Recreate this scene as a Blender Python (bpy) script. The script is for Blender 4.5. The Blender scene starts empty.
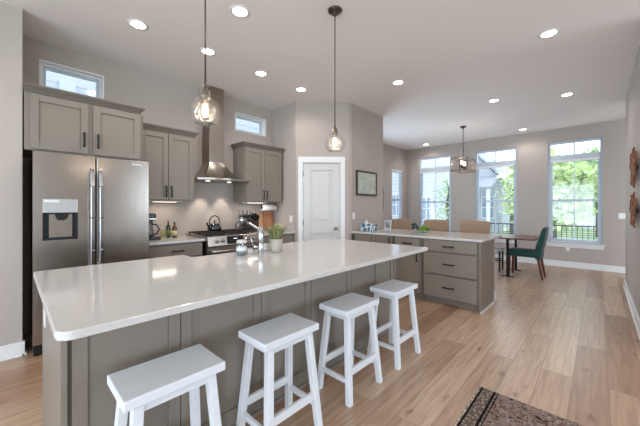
import bpy, bmesh, math, random
from mathutils import Vector, Matrix
random.seed(7)
sc = bpy.context.scene
C = bpy.context.collection
PI = math.pi

# ------------------------------------------------------------------ camera, world, exposure
TH = math.radians(43.49)
CAMH = 1.30
cam = bpy.data.cameras.new('camera'); cam.sensor_width = 36; cam.lens = 294.1/640*36
cam.shift_y = -5.5/640; cam.clip_start = .02; cam.clip_end = 200
co = bpy.data.objects.new('camera', cam); C.objects.link(co)
co.location = (0, 0, CAMH); co.rotation_euler = (PI/2, 0, TH-PI/2)
sc.camera = co
sc.view_settings.view_transform = 'Standard'; sc.view_settings.look = 'None'
sc.view_settings.gamma = 1; sc.view_settings.use_curve_mapping = False
sc.view_settings.exposure = 0.72
CAN_W = 8.8        # recessed lamps
SKY = 2.5
w = bpy.data.worlds.new('world'); sc.world = w; w.use_nodes = True
bg = w.node_tree.nodes['Background']
bg.inputs[0].default_value = (.78, .89, 1.0, 1); bg.inputs[1].default_value = SKY

# area lamps added outside the unseen rear and entry windows to brighten the room
def daylight(name, loc, rot, sx, sy, e):
    l = bpy.data.lights.new(name, 'AREA'); l.shape = 'RECTANGLE'; l.size = sx; l.size_y = sy; l.energy = e; l.color = (.72, .86, 1.0)
    o = bpy.data.objects.new(name, l); C.objects.link(o); o.location = loc; o.rotation_euler = rot
FILL_W = 56
for x in (-2.0, 4.8): daylight('fill_light_rear', (x, -4.7, 1.5), (PI/2+.5, 0, 0), 2.4, 2.4, FILL_W)
for y in (-2.0, 1.4): daylight('fill_light_entry', (-4.2, y, 1.5), (PI/2+.5, 0, -PI/2), 2.4, 2.4, FILL_W*1.4)
daylight('daylight_dining', (6.1, 4.85, 1.3), (PI/2+.35, 0, PI), 2.0, 2.2, 58)
# ------------------------------------------------------------------ materials
def lin(c):
    return tuple(((v/255)/12.92 if v/255 <= .04045 else ((v/255+.055)/1.055)**2.4) for v in c) + (1,)
MATS = {}
def mat(name, col=(128,128,128), rough=.5, metal=0, var=0, vscale=8, bump=0, bscale=40, stretch=None, spec=None, coat=0, sheen=0):
    if name in MATS: return MATS[name]
    m = bpy.data.materials.new(name); m.use_nodes = True; MATS[name] = m
    nt = m.node_tree; b = nt.nodes['Principled BSDF']
    c = lin(col); b.inputs['Base Color'].default_value = c
    b.inputs['Roughness'].default_value = rough; b.inputs['Metallic'].default_value = metal
    if spec is not None: b.inputs['Specular IOR Level'].default_value = spec
    if coat: b.inputs['Coat Weight'].default_value = coat
    if sheen: b.inputs['Sheen Weight'].default_value = sheen
    tc = nt.nodes.new('ShaderNodeTexCoord'); mp = nt.nodes.new('ShaderNodeMapping')
    nt.links.new(tc.outputs['Object'], mp.inputs[0])
    if stretch: mp.inputs['Scale'].default_value = stretch
    if var:
        n = nt.nodes.new('ShaderNodeTexNoise'); n.inputs['Scale'].default_value = vscale; n.inputs['Detail'].default_value = 5
        nt.links.new(mp.outputs[0], n.inputs['Vector'])
        r = nt.nodes.new('ShaderNodeValToRGB')
        r.color_ramp.elements[0].position = .3; r.color_ramp.elements[1].position = .7
        r.color_ramp.elements[0].color = tuple(max(0, v*(1-var)) for v in c[:3])+(1,)
        r.color_ramp.elements[1].color = tuple(min(1, v*(1+var)) for v in c[:3])+(1,)
        nt.links.new(n.outputs['Fac'], r.inputs[0]); nt.links.new(r.outputs[0], b.inputs['Base Color'])
    if bump:
        n2 = nt.nodes.new('ShaderNodeTexNoise'); n2.inputs['Scale'].default_value = bscale; n2.inputs['Detail'].default_value = 3
        nt.links.new(mp.outputs[0], n2.inputs['Vector'])
        bp = nt.nodes.new('ShaderNodeBump'); bp.inputs['Strength'].default_value = bump; bp.inputs['Distance'].default_value = .01
        nt.links.new(n2.outputs['Fac'], bp.inputs['Height']); nt.links.new(bp.outputs[0], b.inputs['Normal'])
    return m
def emis(name, col, s):
    if name in MATS: return MATS[name]
    m = bpy.data.materials.new(name); m.use_nodes = True; MATS[name] = m
    b = m.node_tree.nodes['Principled BSDF']; b.inputs['Base Color'].default_value = (.8,.8,.8,1)
    b.inputs['Emission Color'].default_value = lin(col); b.inputs['Emission Strength'].default_value = s
    return m
def glassmat(name, tint=(255,255,255), k=.06, edge=.0, rough=.02, seed=0, white=0):
    """thin clear glass: see-through plus a mirror layer, stronger at grazing angles"""
    if name in MATS: return MATS[name]
    m = bpy.data.materials.new(name); m.use_nodes = True; MATS[name] = m
    nt = m.node_tree; nt.nodes.clear()
    out = nt.nodes.new('ShaderNodeOutputMaterial'); tr = nt.nodes.new('ShaderNodeBsdfTransparent')
    tr.inputs[0].default_value = lin(tint)
    gl = nt.nodes.new('ShaderNodeBsdfGlossy'); gl.inputs['Roughness'].default_value = rough
    mx = nt.nodes.new('ShaderNodeMixShader'); lw = nt.nodes.new('ShaderNodeLayerWeight'); lw.inputs['Blend'].default_value = .35
    ma = nt.nodes.new('ShaderNodeMath'); ma.operation = 'MULTIPLY_ADD'; ma.inputs[1].default_value = edge; ma.inputs[2].default_value = k
    nt.links.new(lw.outputs['Facing'], ma.inputs[0]); nt.links.new(ma.outputs[0], mx.inputs[0])
    nt.links.new(tr.outputs[0], mx.inputs[1]); nt.links.new(gl.outputs[0], mx.inputs[2])
    last = mx
    if seed:
        tc = nt.nodes.new('ShaderNodeTexCoord'); n = nt.nodes.new('ShaderNodeTexVoronoi'); n.inputs['Scale'].default_value = seed
        nt.links.new(tc.outputs['Object'], n.inputs['Vector'])
        bp = nt.nodes.new('ShaderNodeBump'); bp.inputs['Strength'].default_value = .4; bp.inputs['Distance'].default_value = .01
        nt.links.new(n.outputs['Distance'], bp.inputs['Height']); nt.links.new(bp.outputs[0], gl.inputs['Normal'])
    if white:
        df = nt.nodes.new('ShaderNodeBsdfTranslucent'); df.inputs[0].default_value = (.95,.93,.9,1)
        m2 = nt.nodes.new('ShaderNodeMixShader'); m2.inputs[0].default_value = white
        nt.links.new(mx.outputs[0], m2.inputs[1]); nt.links.new(df.outputs[0], m2.inputs[2]); last = m2
    nt.links.new(last.outputs[0], out.inputs[0])
    return m

def floor_mat():
    m = bpy.data.materials.new('oak_planks'); m.use_nodes = True
    nt = m.node_tree; b = nt.nodes['Principled BSDF']; L = nt.links.new
    tc = nt.nodes.new('ShaderNodeTexCoord'); mp = nt.nodes.new('ShaderNodeMapping')
    mp.inputs['Location'].default_value = (0.55, -.23+.193*40, 0)
    L(tc.outputs['Object'], mp.inputs[0])
    def brick(c1, c2, mort, bias=0.):
        t = nt.nodes.new('ShaderNodeTexBrick'); t.offset = .37; t.offset_frequency = 2; t.squash = 1
        t.inputs['Color1'].default_value = c1; t.inputs['Color2'].default_value = c2
        t.inputs['Mortar'].default_value = mort; t.inputs['Scale'].default_value = 1
        t.inputs['Mortar Size'].default_value = .0016; t.inputs['Mortar Smooth'].default_value = .2
        t.inputs['Bias'].default_value = bias
        t.inputs['Brick Width'].default_value = 2.05; t.inputs['Row Height'].default_value = .193
        L(mp.outputs[0], t.inputs['Vector']); return t
    t = brick((0,0,0,1), (1,1,1,1), (.5,.5,.5,1))
    ramp = nt.nodes.new('ShaderNodeValToRGB'); e = ramp.color_ramp.elements
    e[0].position = 0; e[0].color = lin((148,112,86)); e[1].position = 1; e[1].color = lin((200,172,144))
    x = e.new(.35); x.color = lin((174,141,114)); x = e.new(.7); x.color = lin((187,157,131))
    L(t.outputs['Color'], ramp.inputs[0])
    # offset grain per plank
    sep = nt.nodes.new('ShaderNodeVectorMath'); sep.operation = 'MULTIPLY_ADD'
    sep.inputs[1].default_value = (1, 1, 1); L(mp.outputs[0], sep.inputs[0])
    off = nt.nodes.new('ShaderNodeVectorMath'); off.operation = 'MULTIPLY'; off.inputs[1].default_value = (9.7, 3.1, 0)
    L(t.outputs['Color'], off.inputs[0]); L(off.outputs[0], sep.inputs[2])
    st = nt.nodes.new('ShaderNodeMapping'); st.inputs['Scale'].default_value = (1.6, 24, 1); L(sep.outputs[0], st.inputs[0])
    g = nt.nodes.new('ShaderNodeTexNoise'); g.inputs['Scale'].default_value = 1.6; g.inputs['Detail'].default_value = 8; g.inputs['Distortion'].default_value = .5
    L(st.outputs[0], g.inputs['Vector'])
    gr = nt.nodes.new('ShaderNodeValToRGB'); gr.color_ramp.elements[0].position = .32; gr.color_ramp.elements[0].color = (.66,.61,.57,1)
    gr.color_ramp.elements[1].position = .62; gr.color_ramp.elements[1].color = (1.08,1.08,1.08,1)
    L(g.outputs['Fac'], gr.inputs[0])
    mul = nt.nodes.new('ShaderNodeMix'); mul.data_type = 'RGBA'; mul.blend_type = 'MULTIPLY'; mul.inputs[0].default_value = .8
    L(ramp.outputs[0], mul.inputs[6]); L(gr.outputs[0], mul.inputs[7])
    # knots
    kn = nt.nodes.new('ShaderNodeMapping'); kn.inputs['Scale'].default_value = (2.8, 6.5, 1); L(sep.outputs[0], kn.inputs[0])
    v = nt.nodes.new('ShaderNodeTexVoronoi'); v.inputs['Scale'].default_value = 1.0; v.inputs['Randomness'].default_value = 1
    nw = nt.nodes.new('ShaderNodeTexNoise'); nw.inputs['Scale'].default_value = 5; L(kn.outputs[0], nw.inputs['Vector'])
    ad = nt.nodes.new('ShaderNodeVectorMath'); ad.operation = 'MULTIPLY_ADD'; ad.inputs[1].default_value = (.35,.35,0)
    L(nw.outputs['Color'], ad.inputs[0]); L(kn.outputs[0], ad.inputs[2]); L(ad.outputs[0], v.inputs['Vector'])
    kr = nt.nodes.new('ShaderNodeValToRGB'); kr.color_ramp.elements[0].position = .04; kr.color_ramp.elements[0].color = (.5,.42,.36,1)
    kr.color_ramp.elements[1].position = .17; kr.color_ramp.elements[1].color = (1,1,1,1)
    L(v.outputs['Distance'], kr.inputs[0])
    mk = nt.nodes.new('ShaderNodeMix'); mk.data_type = 'RGBA'; mk.blend_type = 'MULTIPLY'; mk.inputs[0].default_value = 1
    L(mul.outputs[2], mk.inputs[6]); L(kr.outputs[0], mk.inputs[7])
    sm = nt.nodes.new('ShaderNodeMix'); sm.data_type = 'RGBA'; L(t.outputs['Fac'], sm.inputs[0])
    L(mk.outputs[2], sm.inputs[6]); sm.inputs[7].default_value = lin((112,84,64))
    L(sm.outputs[2], b.inputs['Base Color'])
    rr = nt.nodes.new('ShaderNodeMapRange'); rr.inputs[3].default_value = .27; rr.inputs[4].default_value = .4
    L(g.outputs['Fac'], rr.inputs[0]); L(rr.outputs[0], b.inputs['Roughness'])
    bp = nt.nodes.new('ShaderNodeBump'); bp.inputs['Strength'].default_value = .15; bp.inputs['Distance'].default_value = .004
    L(g.outputs['Fac'], bp.inputs['Height']); L(bp.outputs[0], b.inputs['Normal'])
    b.inputs['Specular IOR Level'].default_value = 1.0
    return m

def rug_mat(ymax, xmax):
    m = bpy.data.materials.new('distressed_rug'); m.use_nodes = True
    nt = m.node_tree; b = nt.nodes['Principled BSDF']; L = nt.links.new
    b.inputs['Roughness'].default_value = .95; b.inputs['Specular IOR Level'].default_value = .1
    tc = nt.nodes.new('ShaderNodeTexCoord'); g = nt.nodes.new('ShaderNodeNewGeometry')
    sp = nt.nodes.new('ShaderNodeSeparateXYZ'); L(g.outputs['Position'], sp.inputs[0])
    mp = nt.nodes.new('ShaderNodeMapping'); mp.inputs['Scale'].default_value = (1.2, 1.0, 1); L(tc.outputs['Object'], mp.inputs[0])
    n1 = nt.nodes.new('ShaderNodeTexNoise'); n1.inputs['Scale'].default_value = 22; n1.inputs['Detail'].default_value = 8; n1.inputs['Distortion'].default_value = 2.4
    L(mp.outputs[0], n1.inputs['Vector'])
    r1 = nt.nodes.new('ShaderNodeValToRGB'); e = r1.color_ramp.elements
    e[0].position = .36; e[0].color = lin((48,40,42)); e[1].position = .68; e[1].color = lin((196,180,166))
    x = e.new(.46); x.color = lin((122,92,80)); x = e.new(.54); x.color = lin((150,132,122)); x = e.new(.6); x.color = lin((96,92,104))
    L(n1.outputs['Fac'], r1.inputs[0])
    # border bands measured from the rug's long edge
    d = nt.nodes.new('ShaderNodeMath'); d.operation = 'SUBTRACT'; d.inputs[0].default_value = ymax; L(sp.outputs['Y'], d.inputs[1])
    br = nt.nodes.new('ShaderNodeValToRGB'); br.color_ramp.interpolation = 'CONSTANT'; e = br.color_ramp.elements
    sc_ = nt.nodes.new('ShaderNodeMath'); sc_.operation = 'MULTIPLY'; sc_.inputs[1].default_value = 4.0; L(d.outputs[0], sc_.inputs[0])
    e[0].position = 0; e[0].color = lin((205,192,176)); e[1].position = .05; e[1].color = lin((30,27,30))
    for p, c in ((.10,(150,134,122)),(.36,(30,27,30)),(.42,(150,134,122)),(.46,(36,32,34)),(.49,(120,104,96))):
        x = e.new(p); x.color = lin(c)
    L(sc_.outputs[0], br.inputs[0])
    # motif inside the band
    mw = nt.nodes.new('ShaderNodeTexVoronoi'); mw.inputs['Scale'].default_value = 48; L(tc.outputs['Object'], mw.inputs['Vector'])
    mr = nt.nodes.new('ShaderNodeValToRGB'); mr.color_ramp.elements[0].position = .3; mr.color_ramp.elements[0].color = (1.1,1.05,1,1)
    mr.color_ramp.elements[1].position = .5; mr.color_ramp.elements[1].color = (.25,.22,.24,1); L(mw.outputs['Distance'], mr.inputs[0])
    bm_ = nt.nodes.new('ShaderNodeMix'); bm_.data_type = 'RGBA'; bm_.blend_type = 'MULTIPLY'; bm_.inputs[0].default_value = .8
    L(br.outputs[0], bm_.inputs[6]); L(mr.outputs[0], bm_.inputs[7])
    lt = nt.nodes.new('ShaderNodeMath'); lt.operation = 'LESS_THAN'; lt.inputs[1].default_value = .122; L(d.outputs[0], lt.inputs[0])
    mx = nt.nodes.new('ShaderNodeMix'); mx.data_type = 'RGBA'; L(lt.outputs[0], mx.inputs[0]); L(r1.outputs[0], mx.inputs[6]); L(bm_.outputs[2], mx.inputs[7])
    L(mx.outputs[2], b.inputs['Base Color'])
    bp = nt.nodes.new('ShaderNodeBump'); bp.inputs['Strength'].default_value = .5; bp.inputs['Distance'].default_value = .004
    n3 = nt.nodes.new('ShaderNodeTexNoise'); n3.inputs['Scale'].default_value = 300; L(tc.outputs['Object'], n3.inputs['Vector'])
    L(n3.outputs['Fac'], bp.inputs['Height']); L(bp.outputs[0], b.inputs['Normal'])
    return m

def siding_mat(name, col, pitch=.14):
    m = bpy.data.materials.new(name); m.use_nodes = True
    nt = m.node_tree; b = nt.nodes['Principled BSDF']; L = nt.links.new; b.inputs['Roughness'].default_value = .7
    g = nt.nodes.new('ShaderNodeNewGeometry'); sp = nt.nodes.new('ShaderNodeSeparateXYZ'); L(g.outputs['Position'], sp.inputs[0])
    d = nt.nodes.new('ShaderNodeMath'); d.operation = 'DIVIDE'; d.inputs[1].default_value = pitch; L(sp.outputs['Z'], d.inputs[0])
    f = nt.nodes.new('ShaderNodeMath'); f.operation = 'FRACT'; L(d.outputs[0], f.inputs[0])
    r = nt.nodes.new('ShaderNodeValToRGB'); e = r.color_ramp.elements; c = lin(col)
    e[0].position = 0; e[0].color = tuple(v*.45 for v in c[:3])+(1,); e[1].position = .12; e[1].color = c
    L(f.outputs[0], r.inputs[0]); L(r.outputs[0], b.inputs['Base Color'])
    bp = nt.nodes.new('ShaderNodeBump'); bp.inputs['Strength'].default_value = .8; bp.inputs['Distance'].default_value = .02
    L(f.outputs[0], bp.inputs['Height']); L(bp.outputs[0], b.inputs['Normal'])
    return m

def steel(name, col=(190,186,180), rough=.3, axis=2, bump=.04):
    """brushed steel; axis = direction of the brushing"""
    s = [60, 60, 60]; s[axis] = 1.2
    return mat(name, col, rough, 1, var=.08, vscale=4, stretch=tuple(s), bump=bump, bscale=4)

WALL = mat('greige_paint', (180,170,163), .85, bump=.02, bscale=300)
CEIL = mat('ceiling_paint', (238,232,230), .9, bump=.03, bscale=200)
TRIM = mat('white_trim_paint', (228,228,228), .4)
WFRAME = mat('window_vinyl', (194,203,213), .45)
CAB = mat('taupe_cabinet_paint', (131,122,112), .42, var=.02, vscale=3)
CABD = mat('cabinet_shadow_gap', (52,46,40), .7)
CROWN = mat('cabinet_crown_paint', (112,103,93), .5)
QUARTZ = mat('white_quartz', (201,198,195), .1, var=.025, vscale=60, spec=.55)
OAK = floor_mat()
SS = steel('brushed_steel', (172,165,158), .24, 2)
SSH = steel('brushed_steel_horizontal', (186,178,168), .25, 0)
CHROME = mat('polished_chrome', (186,188,192), .16, 1)
BLACK = mat('matte_black_metal', (24,23,23), .4, .3)
BLKPL = mat('black_plastic', (18,18,20), .3)
IRON = mat('cast_iron', (28,22,20), .55, bump=.2, bscale=200)
ENAMEL = mat('black_enamel', (10,14,20), .08, coat=.6)
STOOLM = mat('whitewashed_wood', (217,220,224), .5, var=.035, vscale=5, stretch=(2,22,22), bump=.06, bscale=12)
DOORM = mat('white_door_paint', (206,205,202), .4)
NICKEL = mat('satin_nickel', (150,144,136), .28, 1)
BRONZE = mat('oil_rubbed_metal', (84,76,68), .35, .8)
GLASS = glassmat('window_glass', (250,252,255), .04, .12)
GLOBE = glassmat('globe_glass', (244,244,243), .025, .36, .12, seed=55, white=.004)
JARG = glassmat('jar_glass', (225,232,235), .12, .4, .05)
TAN = mat('tan_linen', (164,138,116), .95, var=.12, vscale=60, bump=.2, bscale=350)
TEAL = mat('teal_velvet', (8,66,62), .7, var=.15, vscale=12, sheen=.12)
CHERRY = mat('cherry_wood', (98,34,20), .35, var=.2, vscale=5, stretch=(8,8,1))
WALNUT = mat('walnut_table_wood', (100,62,46), .3, var=.2, vscale=4, stretch=(10,1,10))
WHITEP = mat('white_plastic', (226,226,224), .4)
CERAM = mat('speckled_ceramic', (180,172,158), .6, var=.06, vscale=90)
LEAF = mat('grassy_leaf', (134,142,96), .6, var=.35, vscale=25)
SOIL = mat('potting_soil', (48,36,28), .95)
BOARD = mat('maple_board', (208,164,124), .5, var=.1, vscale=4, stretch=(12,12,1))
BOARD2 = mat('cherry_board', (182,128,94), .5, var=.1, vscale=4, stretch=(12,12,1))
ART = mat('carved_red_wood', (138,86,52), .45, var=.6, vscale=12, stretch=(7,7,1), bump=.3, bscale=20)
LAMPW = emis('lamp_lens', (255,240,222), 9)
BULB = emis('bulb_filament', (255,230,200), 7)

# ------------------------------------------------------------------ mesh builder
class MB:
    def __init__(s): s.bm = bmesh.new()
    def poly(s, pts, smooth=False):
        f = s.bm.faces.new([s.bm.verts.new(p) for p in pts]); f.smooth = smooth; return s
    def box(s, x0, x1, y0, y1, z0, z1):
        v = [s.bm.verts.new((x, y, z)) for z in (z0, z1) for y in (y0, y1) for x in (x0, x1)]
        for f in ((0,2,3,1),(4,5,7,6),(0,1,5,4),(2,6,7,3),(0,4,6,2),(1,3,7,5)): s.bm.faces.new([v[i] for i in f])
        return s
    def bar(s, p0, p1, a, b, up=(0,0,1), a1=None, b1=None):
        p0, p1 = Vector(p0), Vector(p1); d = (p1-p0).normalized(); u = Vector(up)
        if abs(d.dot(u)) > .98: u = Vector((0,1,0))
        r = d.cross(u).normalized(); u = r.cross(d).normalized()
        a1 = a if a1 is None else a1; b1 = b if b1 is None else b1
        v = []
        for p, aa, bb in ((p0, a, b), (p1, a1, b1)):
            for su, sr in ((-1,-1),(-1,1),(1,1),(1,-1)): v.append(s.bm.verts.new(p + r*sr*aa/2 + u*su*bb/2))
        for f in ((0,3,2,1),(4,5,6,7),(0,1,5,4),(1,2,6,5),(2,3,7,6),(3,0,4,7)): s.bm.faces.new([v[i] for i in f])
        return s
    def leg(s, p0, p1, a, a1=None):
        """square leg whose ends are cut level"""
        a1 = a if a1 is None else a1; v = []
        for p, q in ((p0, a), (p1, a1)):
            for dx, dy in ((-1,-1),(1,-1),(1,1),(-1,1)): v.append(s.bm.verts.new((p[0]+dx*q/2, p[1]+dy*q/2, p[2])))
        fl = ((0,3,2,1),(4,5,6,7),(0,1,5,4),(1,2,6,5),(2,3,7,6),(3,0,4,7))
        for f in fl: s.bm.faces.new([v[i] for i in f])
        return s
    def tube(s, pts, r, n=10, closed=False, r1=None):
        pts = [Vector(p) for p in pts]; rings = []; k = len(pts)
        prev = None
        for i, p in enumerate(pts):
            a = pts[i-1] if (i or closed) else p; b = pts[(i+1) % k] if (i < k-1 or closed) else p
            d = (b-a).normalized()
            if prev is None:
                u = Vector((0,0,1)) if abs(d.z) < .9 else Vector((1,0,0))
                u = (u - d*u.dot(d)).normalized()
            else: u = (prev - d*prev.dot(d)).normalized()
            prev = u; wv = d.cross(u)
            rr = r if r1 is None else r+(r1-r)*i/(k-1)
            rings.append([s.bm.verts.new(p + (u*math.cos(t)+wv*math.sin(t))*rr) for t in [2*PI*j/n for j in range(n)]])
        for i in range(k if closed else k-1):
            A, B = rings[i], rings[(i+1) % k]
            for j in range(n):
                f = s.bm.faces.new((A[j], A[(j+1)%n], B[(j+1)%n], B[j])); f.smooth = True
        if not closed: s.bm.faces.new(rings[0][::-1]); s.bm.faces.new(rings[-1])
        return s
    def lathe(s, prof, c=(0,0,0), n=24, axis='z', smooth=True):
        rings = []
        for r, h in prof:
            ring = []
            for j in range(n):
                t = 2*PI*j/n; a, b = r*math.cos(t), r*math.sin(t)
                p = {'z':(a,b,h),'y':(a,h,b),'x':(h,a,b)}[axis]
                ring.append(s.bm.verts.new((c[0]+p[0], c[1]+p[1], c[2]+p[2])))
            rings.append(ring)
        for A, B in zip(rings, rings[1:]):
            for j in range(n):
                f = s.bm.faces.new((A[j], A[(j+1)%n], B[(j+1)%n], B[j])); f.smooth = smooth
        if prof[0][0] > 1e-4: s.bm.faces.new(rings[0][::-1])
        if prof[-1][0] > 1e-4: s.bm.faces.new(rings[-1])
        return s
    def prism(s, poly, z0, z1, plane='xy', smooth=False):
        def P(a, b, h): return {'xy':(a,b,h),'xz':(a,h,b),'yz':(h,a,b)}[plane]
        A = [s.bm.verts.new(P(a,b,z0)) for a,b in poly]; B = [s.bm.verts.new(P(a,b,z1)) for a,b in poly]
        s.bm.faces.new(A[::-1]); s.bm.faces.new(B); n = len(poly)
        for i in range(n): s.bm.faces.new((A[i], A[(i+1)%n], B[(i+1)%n], B[i])).smooth = smooth
        return s
    def ball(s, c, r, sz=(1,1,1), sub=2):
        res = bmesh.ops.create_icosphere(s.bm, subdivisions=sub, radius=r)
        for v in res['verts']: v.co = Vector(c) + Vector((v.co.x*sz[0], v.co.y*sz[1], v.co.z*sz[2]))
        for v in res['verts']:
            for f in v.link_faces: f.smooth = True
        return s
    def rbox(s, x0, x1, y0, y1, z0, z1, r=.02, seg=3):
        t = MB(); t.box(x0,x1,y0,y1,z0,z1)
        bmesh.ops.bevel(t.bm, geom=t.bm.edges[:], offset=r, segments=seg, affect='EDGES', profile=.5)
        for f in t.bm.faces: f.smooth = True
        s.join(t); return s
    def join(s, t):
        me = bpy.data.meshes.new('tmp'); t.bm.to_mesh(me); s.bm.from_mesh(me); bpy.data.meshes.remove(me); t.bm.free()

def wloc(o):
    v = Vector((0,0,0))
    while o: v = v + o.location; o = o.parent
    return v
def obj(name, mb, m, parent=None, bevel=0, seg=2):
    bmesh.ops.recalc_face_normals(mb.bm, faces=mb.bm.faces[:])
    me = bpy.data.meshes.new(name); o = bpy.data.objects.new(name, me); C.objects.link(o)
    if parent is None:
        xs = [v.co.x for v in mb.bm.verts]; ys = [v.co.y for v in mb.bm.verts]; zs = [v.co.z for v in mb.bm.verts]
        L = Vector(((min(xs)+max(xs))/2, (min(ys)+max(ys))/2, min(zs))); o.location = L
    else: L = wloc(parent); o.parent = parent
    bmesh.ops.translate(mb.bm, verts=mb.bm.verts[:], vec=-L)
    mb.bm.to_mesh(me); mb.bm.free()
    for mm in (m if isinstance(m, (list, tuple)) else [m]): me.materials.append(mm)
    if bevel:
        b = o.modifiers.new('bevel', 'BEVEL'); b.width = bevel; b.segments = seg; b.limit_method = 'ANGLE'
    return o
def tag(o, label, cat, group=None, kind=None):
    o['label'] = label; o['category'] = cat
    if group: o['group'] = group
    if kind: o['kind'] = kind
    return o
def thing(name, label, cat, loc=(0,0,0), group=None):
    o = bpy.data.objects.new(name, None); o.empty_display_size = .1; C.objects.link(o); o.location = loc
    return tag(o, label, cat, group)
def struct(name, mb, m, parent=None, label=None, bevel=0):
    o = obj(name, mb, m, parent, bevel)
    if parent is None:
        o['kind'] = 'structure'
        if label: o['label'] = label
    return o
def dup(o, parent=None):
    c = o.copy(); C.objects.link(c); c.parent = parent
    for ch in list(o.children): dup(ch, c)
    return c
def lamp(name, kind, loc, energy, col=(1,.86,.72), size=.1, rot=(0,0,0), parent=None, spot=None):
    l = bpy.data.lights.new(name, kind); l.energy = energy; l.color = col
    if kind == 'AREA': l.shape = 'DISK'; l.size = size
    else: l.shadow_soft_size = size
    if spot: l.spot_size = spot; l.spot_blend = .6
    o = bpy.data.objects.new(name, l); C.objects.link(o); o.rotation_euler = rot
    if parent: o.parent = parent; o.location = Vector(loc)-wloc(parent)
    else: o.location = loc
    return o

def wall_panel(axis, fixed, thick, a0, a1, z0, z1, holes):
    """wall made round its openings. axis 'x' runs along X at Y=fixed..fixed+thick"""
    mb = MB(); As = sorted({a0, a1, *[h[0] for h in holes], *[h[1] for h in holes]}); Zs = sorted({z0, z1, *[h[2] for h in holes], *[h[3] for h in holes]})
    for i in range(len(As)-1):
        run = None
        for j in range(len(Zs)):
            solid = False
            if j < len(Zs)-1:
                ca, cz = (As[i]+As[i+1])/2, (Zs[j]+Zs[j+1])/2
                solid = not any(h[0] < ca < h[1] and h[2] < cz < h[3] for h in holes)
            if solid and run is None: run = Zs[j]
            if not solid and run is not None:
                lo, hi = min(fixed, fixed+thick), max(fixed, fixed+thick)
                if axis == 'x': mb.box(As[i], As[i+1], lo, hi, run, Zs[j])
                else: mb.box(lo, hi, As[i], As[i+1], run, Zs[j])
                run = None
    return mb

# ------------------------------------------------------------------ room shell
CZ = 3.05; KY = 4.27; WX = 8.38; RY = -.315; DY = 4.28; TK = .16
TALL = [(-.06,.84),(1.43,2.36),(2.96,3.89)]      # window openings along the window wall (Y ranges)
TZ0, TZ1 = .53, 2.76
struct('floor', MB().box(-4, WX+.05, -4.5, DY+.05, -.12, 0), OAK)
struct('ceiling', MB().box(-4.1, WX+TK, -4.6, DY+TK, CZ, CZ+.15), CEIL)
SM1 = (.21,.77,2.56,2.86); SM2 = (2.50,3.11,2.545,2.85)
struct('wall_kitchen', wall_panel('x', KY, TK, .0, 3.25, 0, CZ, [SM1, SM2]), WALL)
struct('wall_left', MB().box(-4, .075, 3.68, KY+TK, 0, CZ), WALL)
# corner pantry block
PX0, PY0, PX1, PY1 = 3.27, 3.67, 3.92, 3.02
dd = Vector((PX1-PX0, PY1-PY0, 0)); LD = dd.length; dd.normalize(); dn = Vector((-.7071,-.7071,0))
def dp(t, off=0): return Vector((PX0,PY0,0)) + dd*t + dn*off
def dpoly(t0, t1, o0, o1): return [tuple(dp(t0,o0))[:2], tuple(dp(t1,o0))[:2], tuple(dp(t1,o1))[:2], tuple(dp(t0,o1))[:2]]
struct('wall_pantry_side', MB().box(3.25, 3.37, 3.66, KY+TK, 0, CZ), WALL)
OP0, OP1, OPZ = .122, .757, 2.05
pm = MB(); pm.prism(dpoly(-.02, OP0, 0, -.1), 0, CZ); pm.prism(dpoly(OP1, LD+.02, 0, -.1), 0, CZ); pm.prism(dpoly(OP0, OP1, 0, -.1), OPZ, CZ)
struct('wall_pantry_corner', pm, WALL)
struct('wall_pantry_right', MB().box(3.90, 4.95, 3.02, 3.14, 0, CZ), WALL)
struct('wall_pantry_end', MB().box(4.83, 4.95, 3.14, DY+TK, 0, CZ), WALL)
SW = (7.49,8.14,.55,2.40)
struct('wall_dining', wall_panel('x', DY, TK, 4.95, WX+TK, 0, CZ, [SW, (5.3,6.9,.06,2.4)]), WALL)
struct('wall_window', wall_panel('y', WX, TK, -4.6, DY, 0, CZ, [(a,b,TZ0,TZ1) for a,b in TALL] + [(-3.6,-1.4,.5,2.7)]), WALL)
struct('wall_right', MB().box(4.0, 6.95, RY-.13, RY, 0, CZ), WALL)
struct('wall_rear', wall_panel('x', -4.5, -TK, -4.1, WX, 0, CZ, [(-3.2,-.8,.3,2.7),(3.6,6.0,.3,2.7)]), WALL)
struct('wall_entry', wall_panel('y', -4.0, -TK, -4.5, 3.68, 0, CZ, [(-3.2,-.8,.3,2.7),(.2,2.6,.3,2.7)]), WALL)
def base(name, x0, x1, y0, y1, nx, ny):
    mb = MB(); mb.box(x0, x1, y0, y1, 0, .125)
    e = .012
    mb.box(min(x0, x0+nx*e), max(x1, x1+nx*e), min(y0, y0+ny*e), max(y1, y1+ny*e), 0, .02)
    struct(name, mb, TRIM, bevel=.004)
base('baseboard_window', WX-.016, WX, RY-3.5, DY, -1, 0)
base('baseboard_left', -4, .075, 3.664, 3.68, 0, -1)
base('baseboard_left_end', .075, .091, 3.664, 3.72, 1, 0)
base('baseboard_right', 4.0, 6.95, RY, RY+.016, 0, 1)
base('baseboard_right_end', 6.95, 6.966, RY-.13, RY+.016, 1, 0)
base('baseboard_dining', 4.95, WX-.016, DY-.016, DY, 0, -1)

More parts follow.
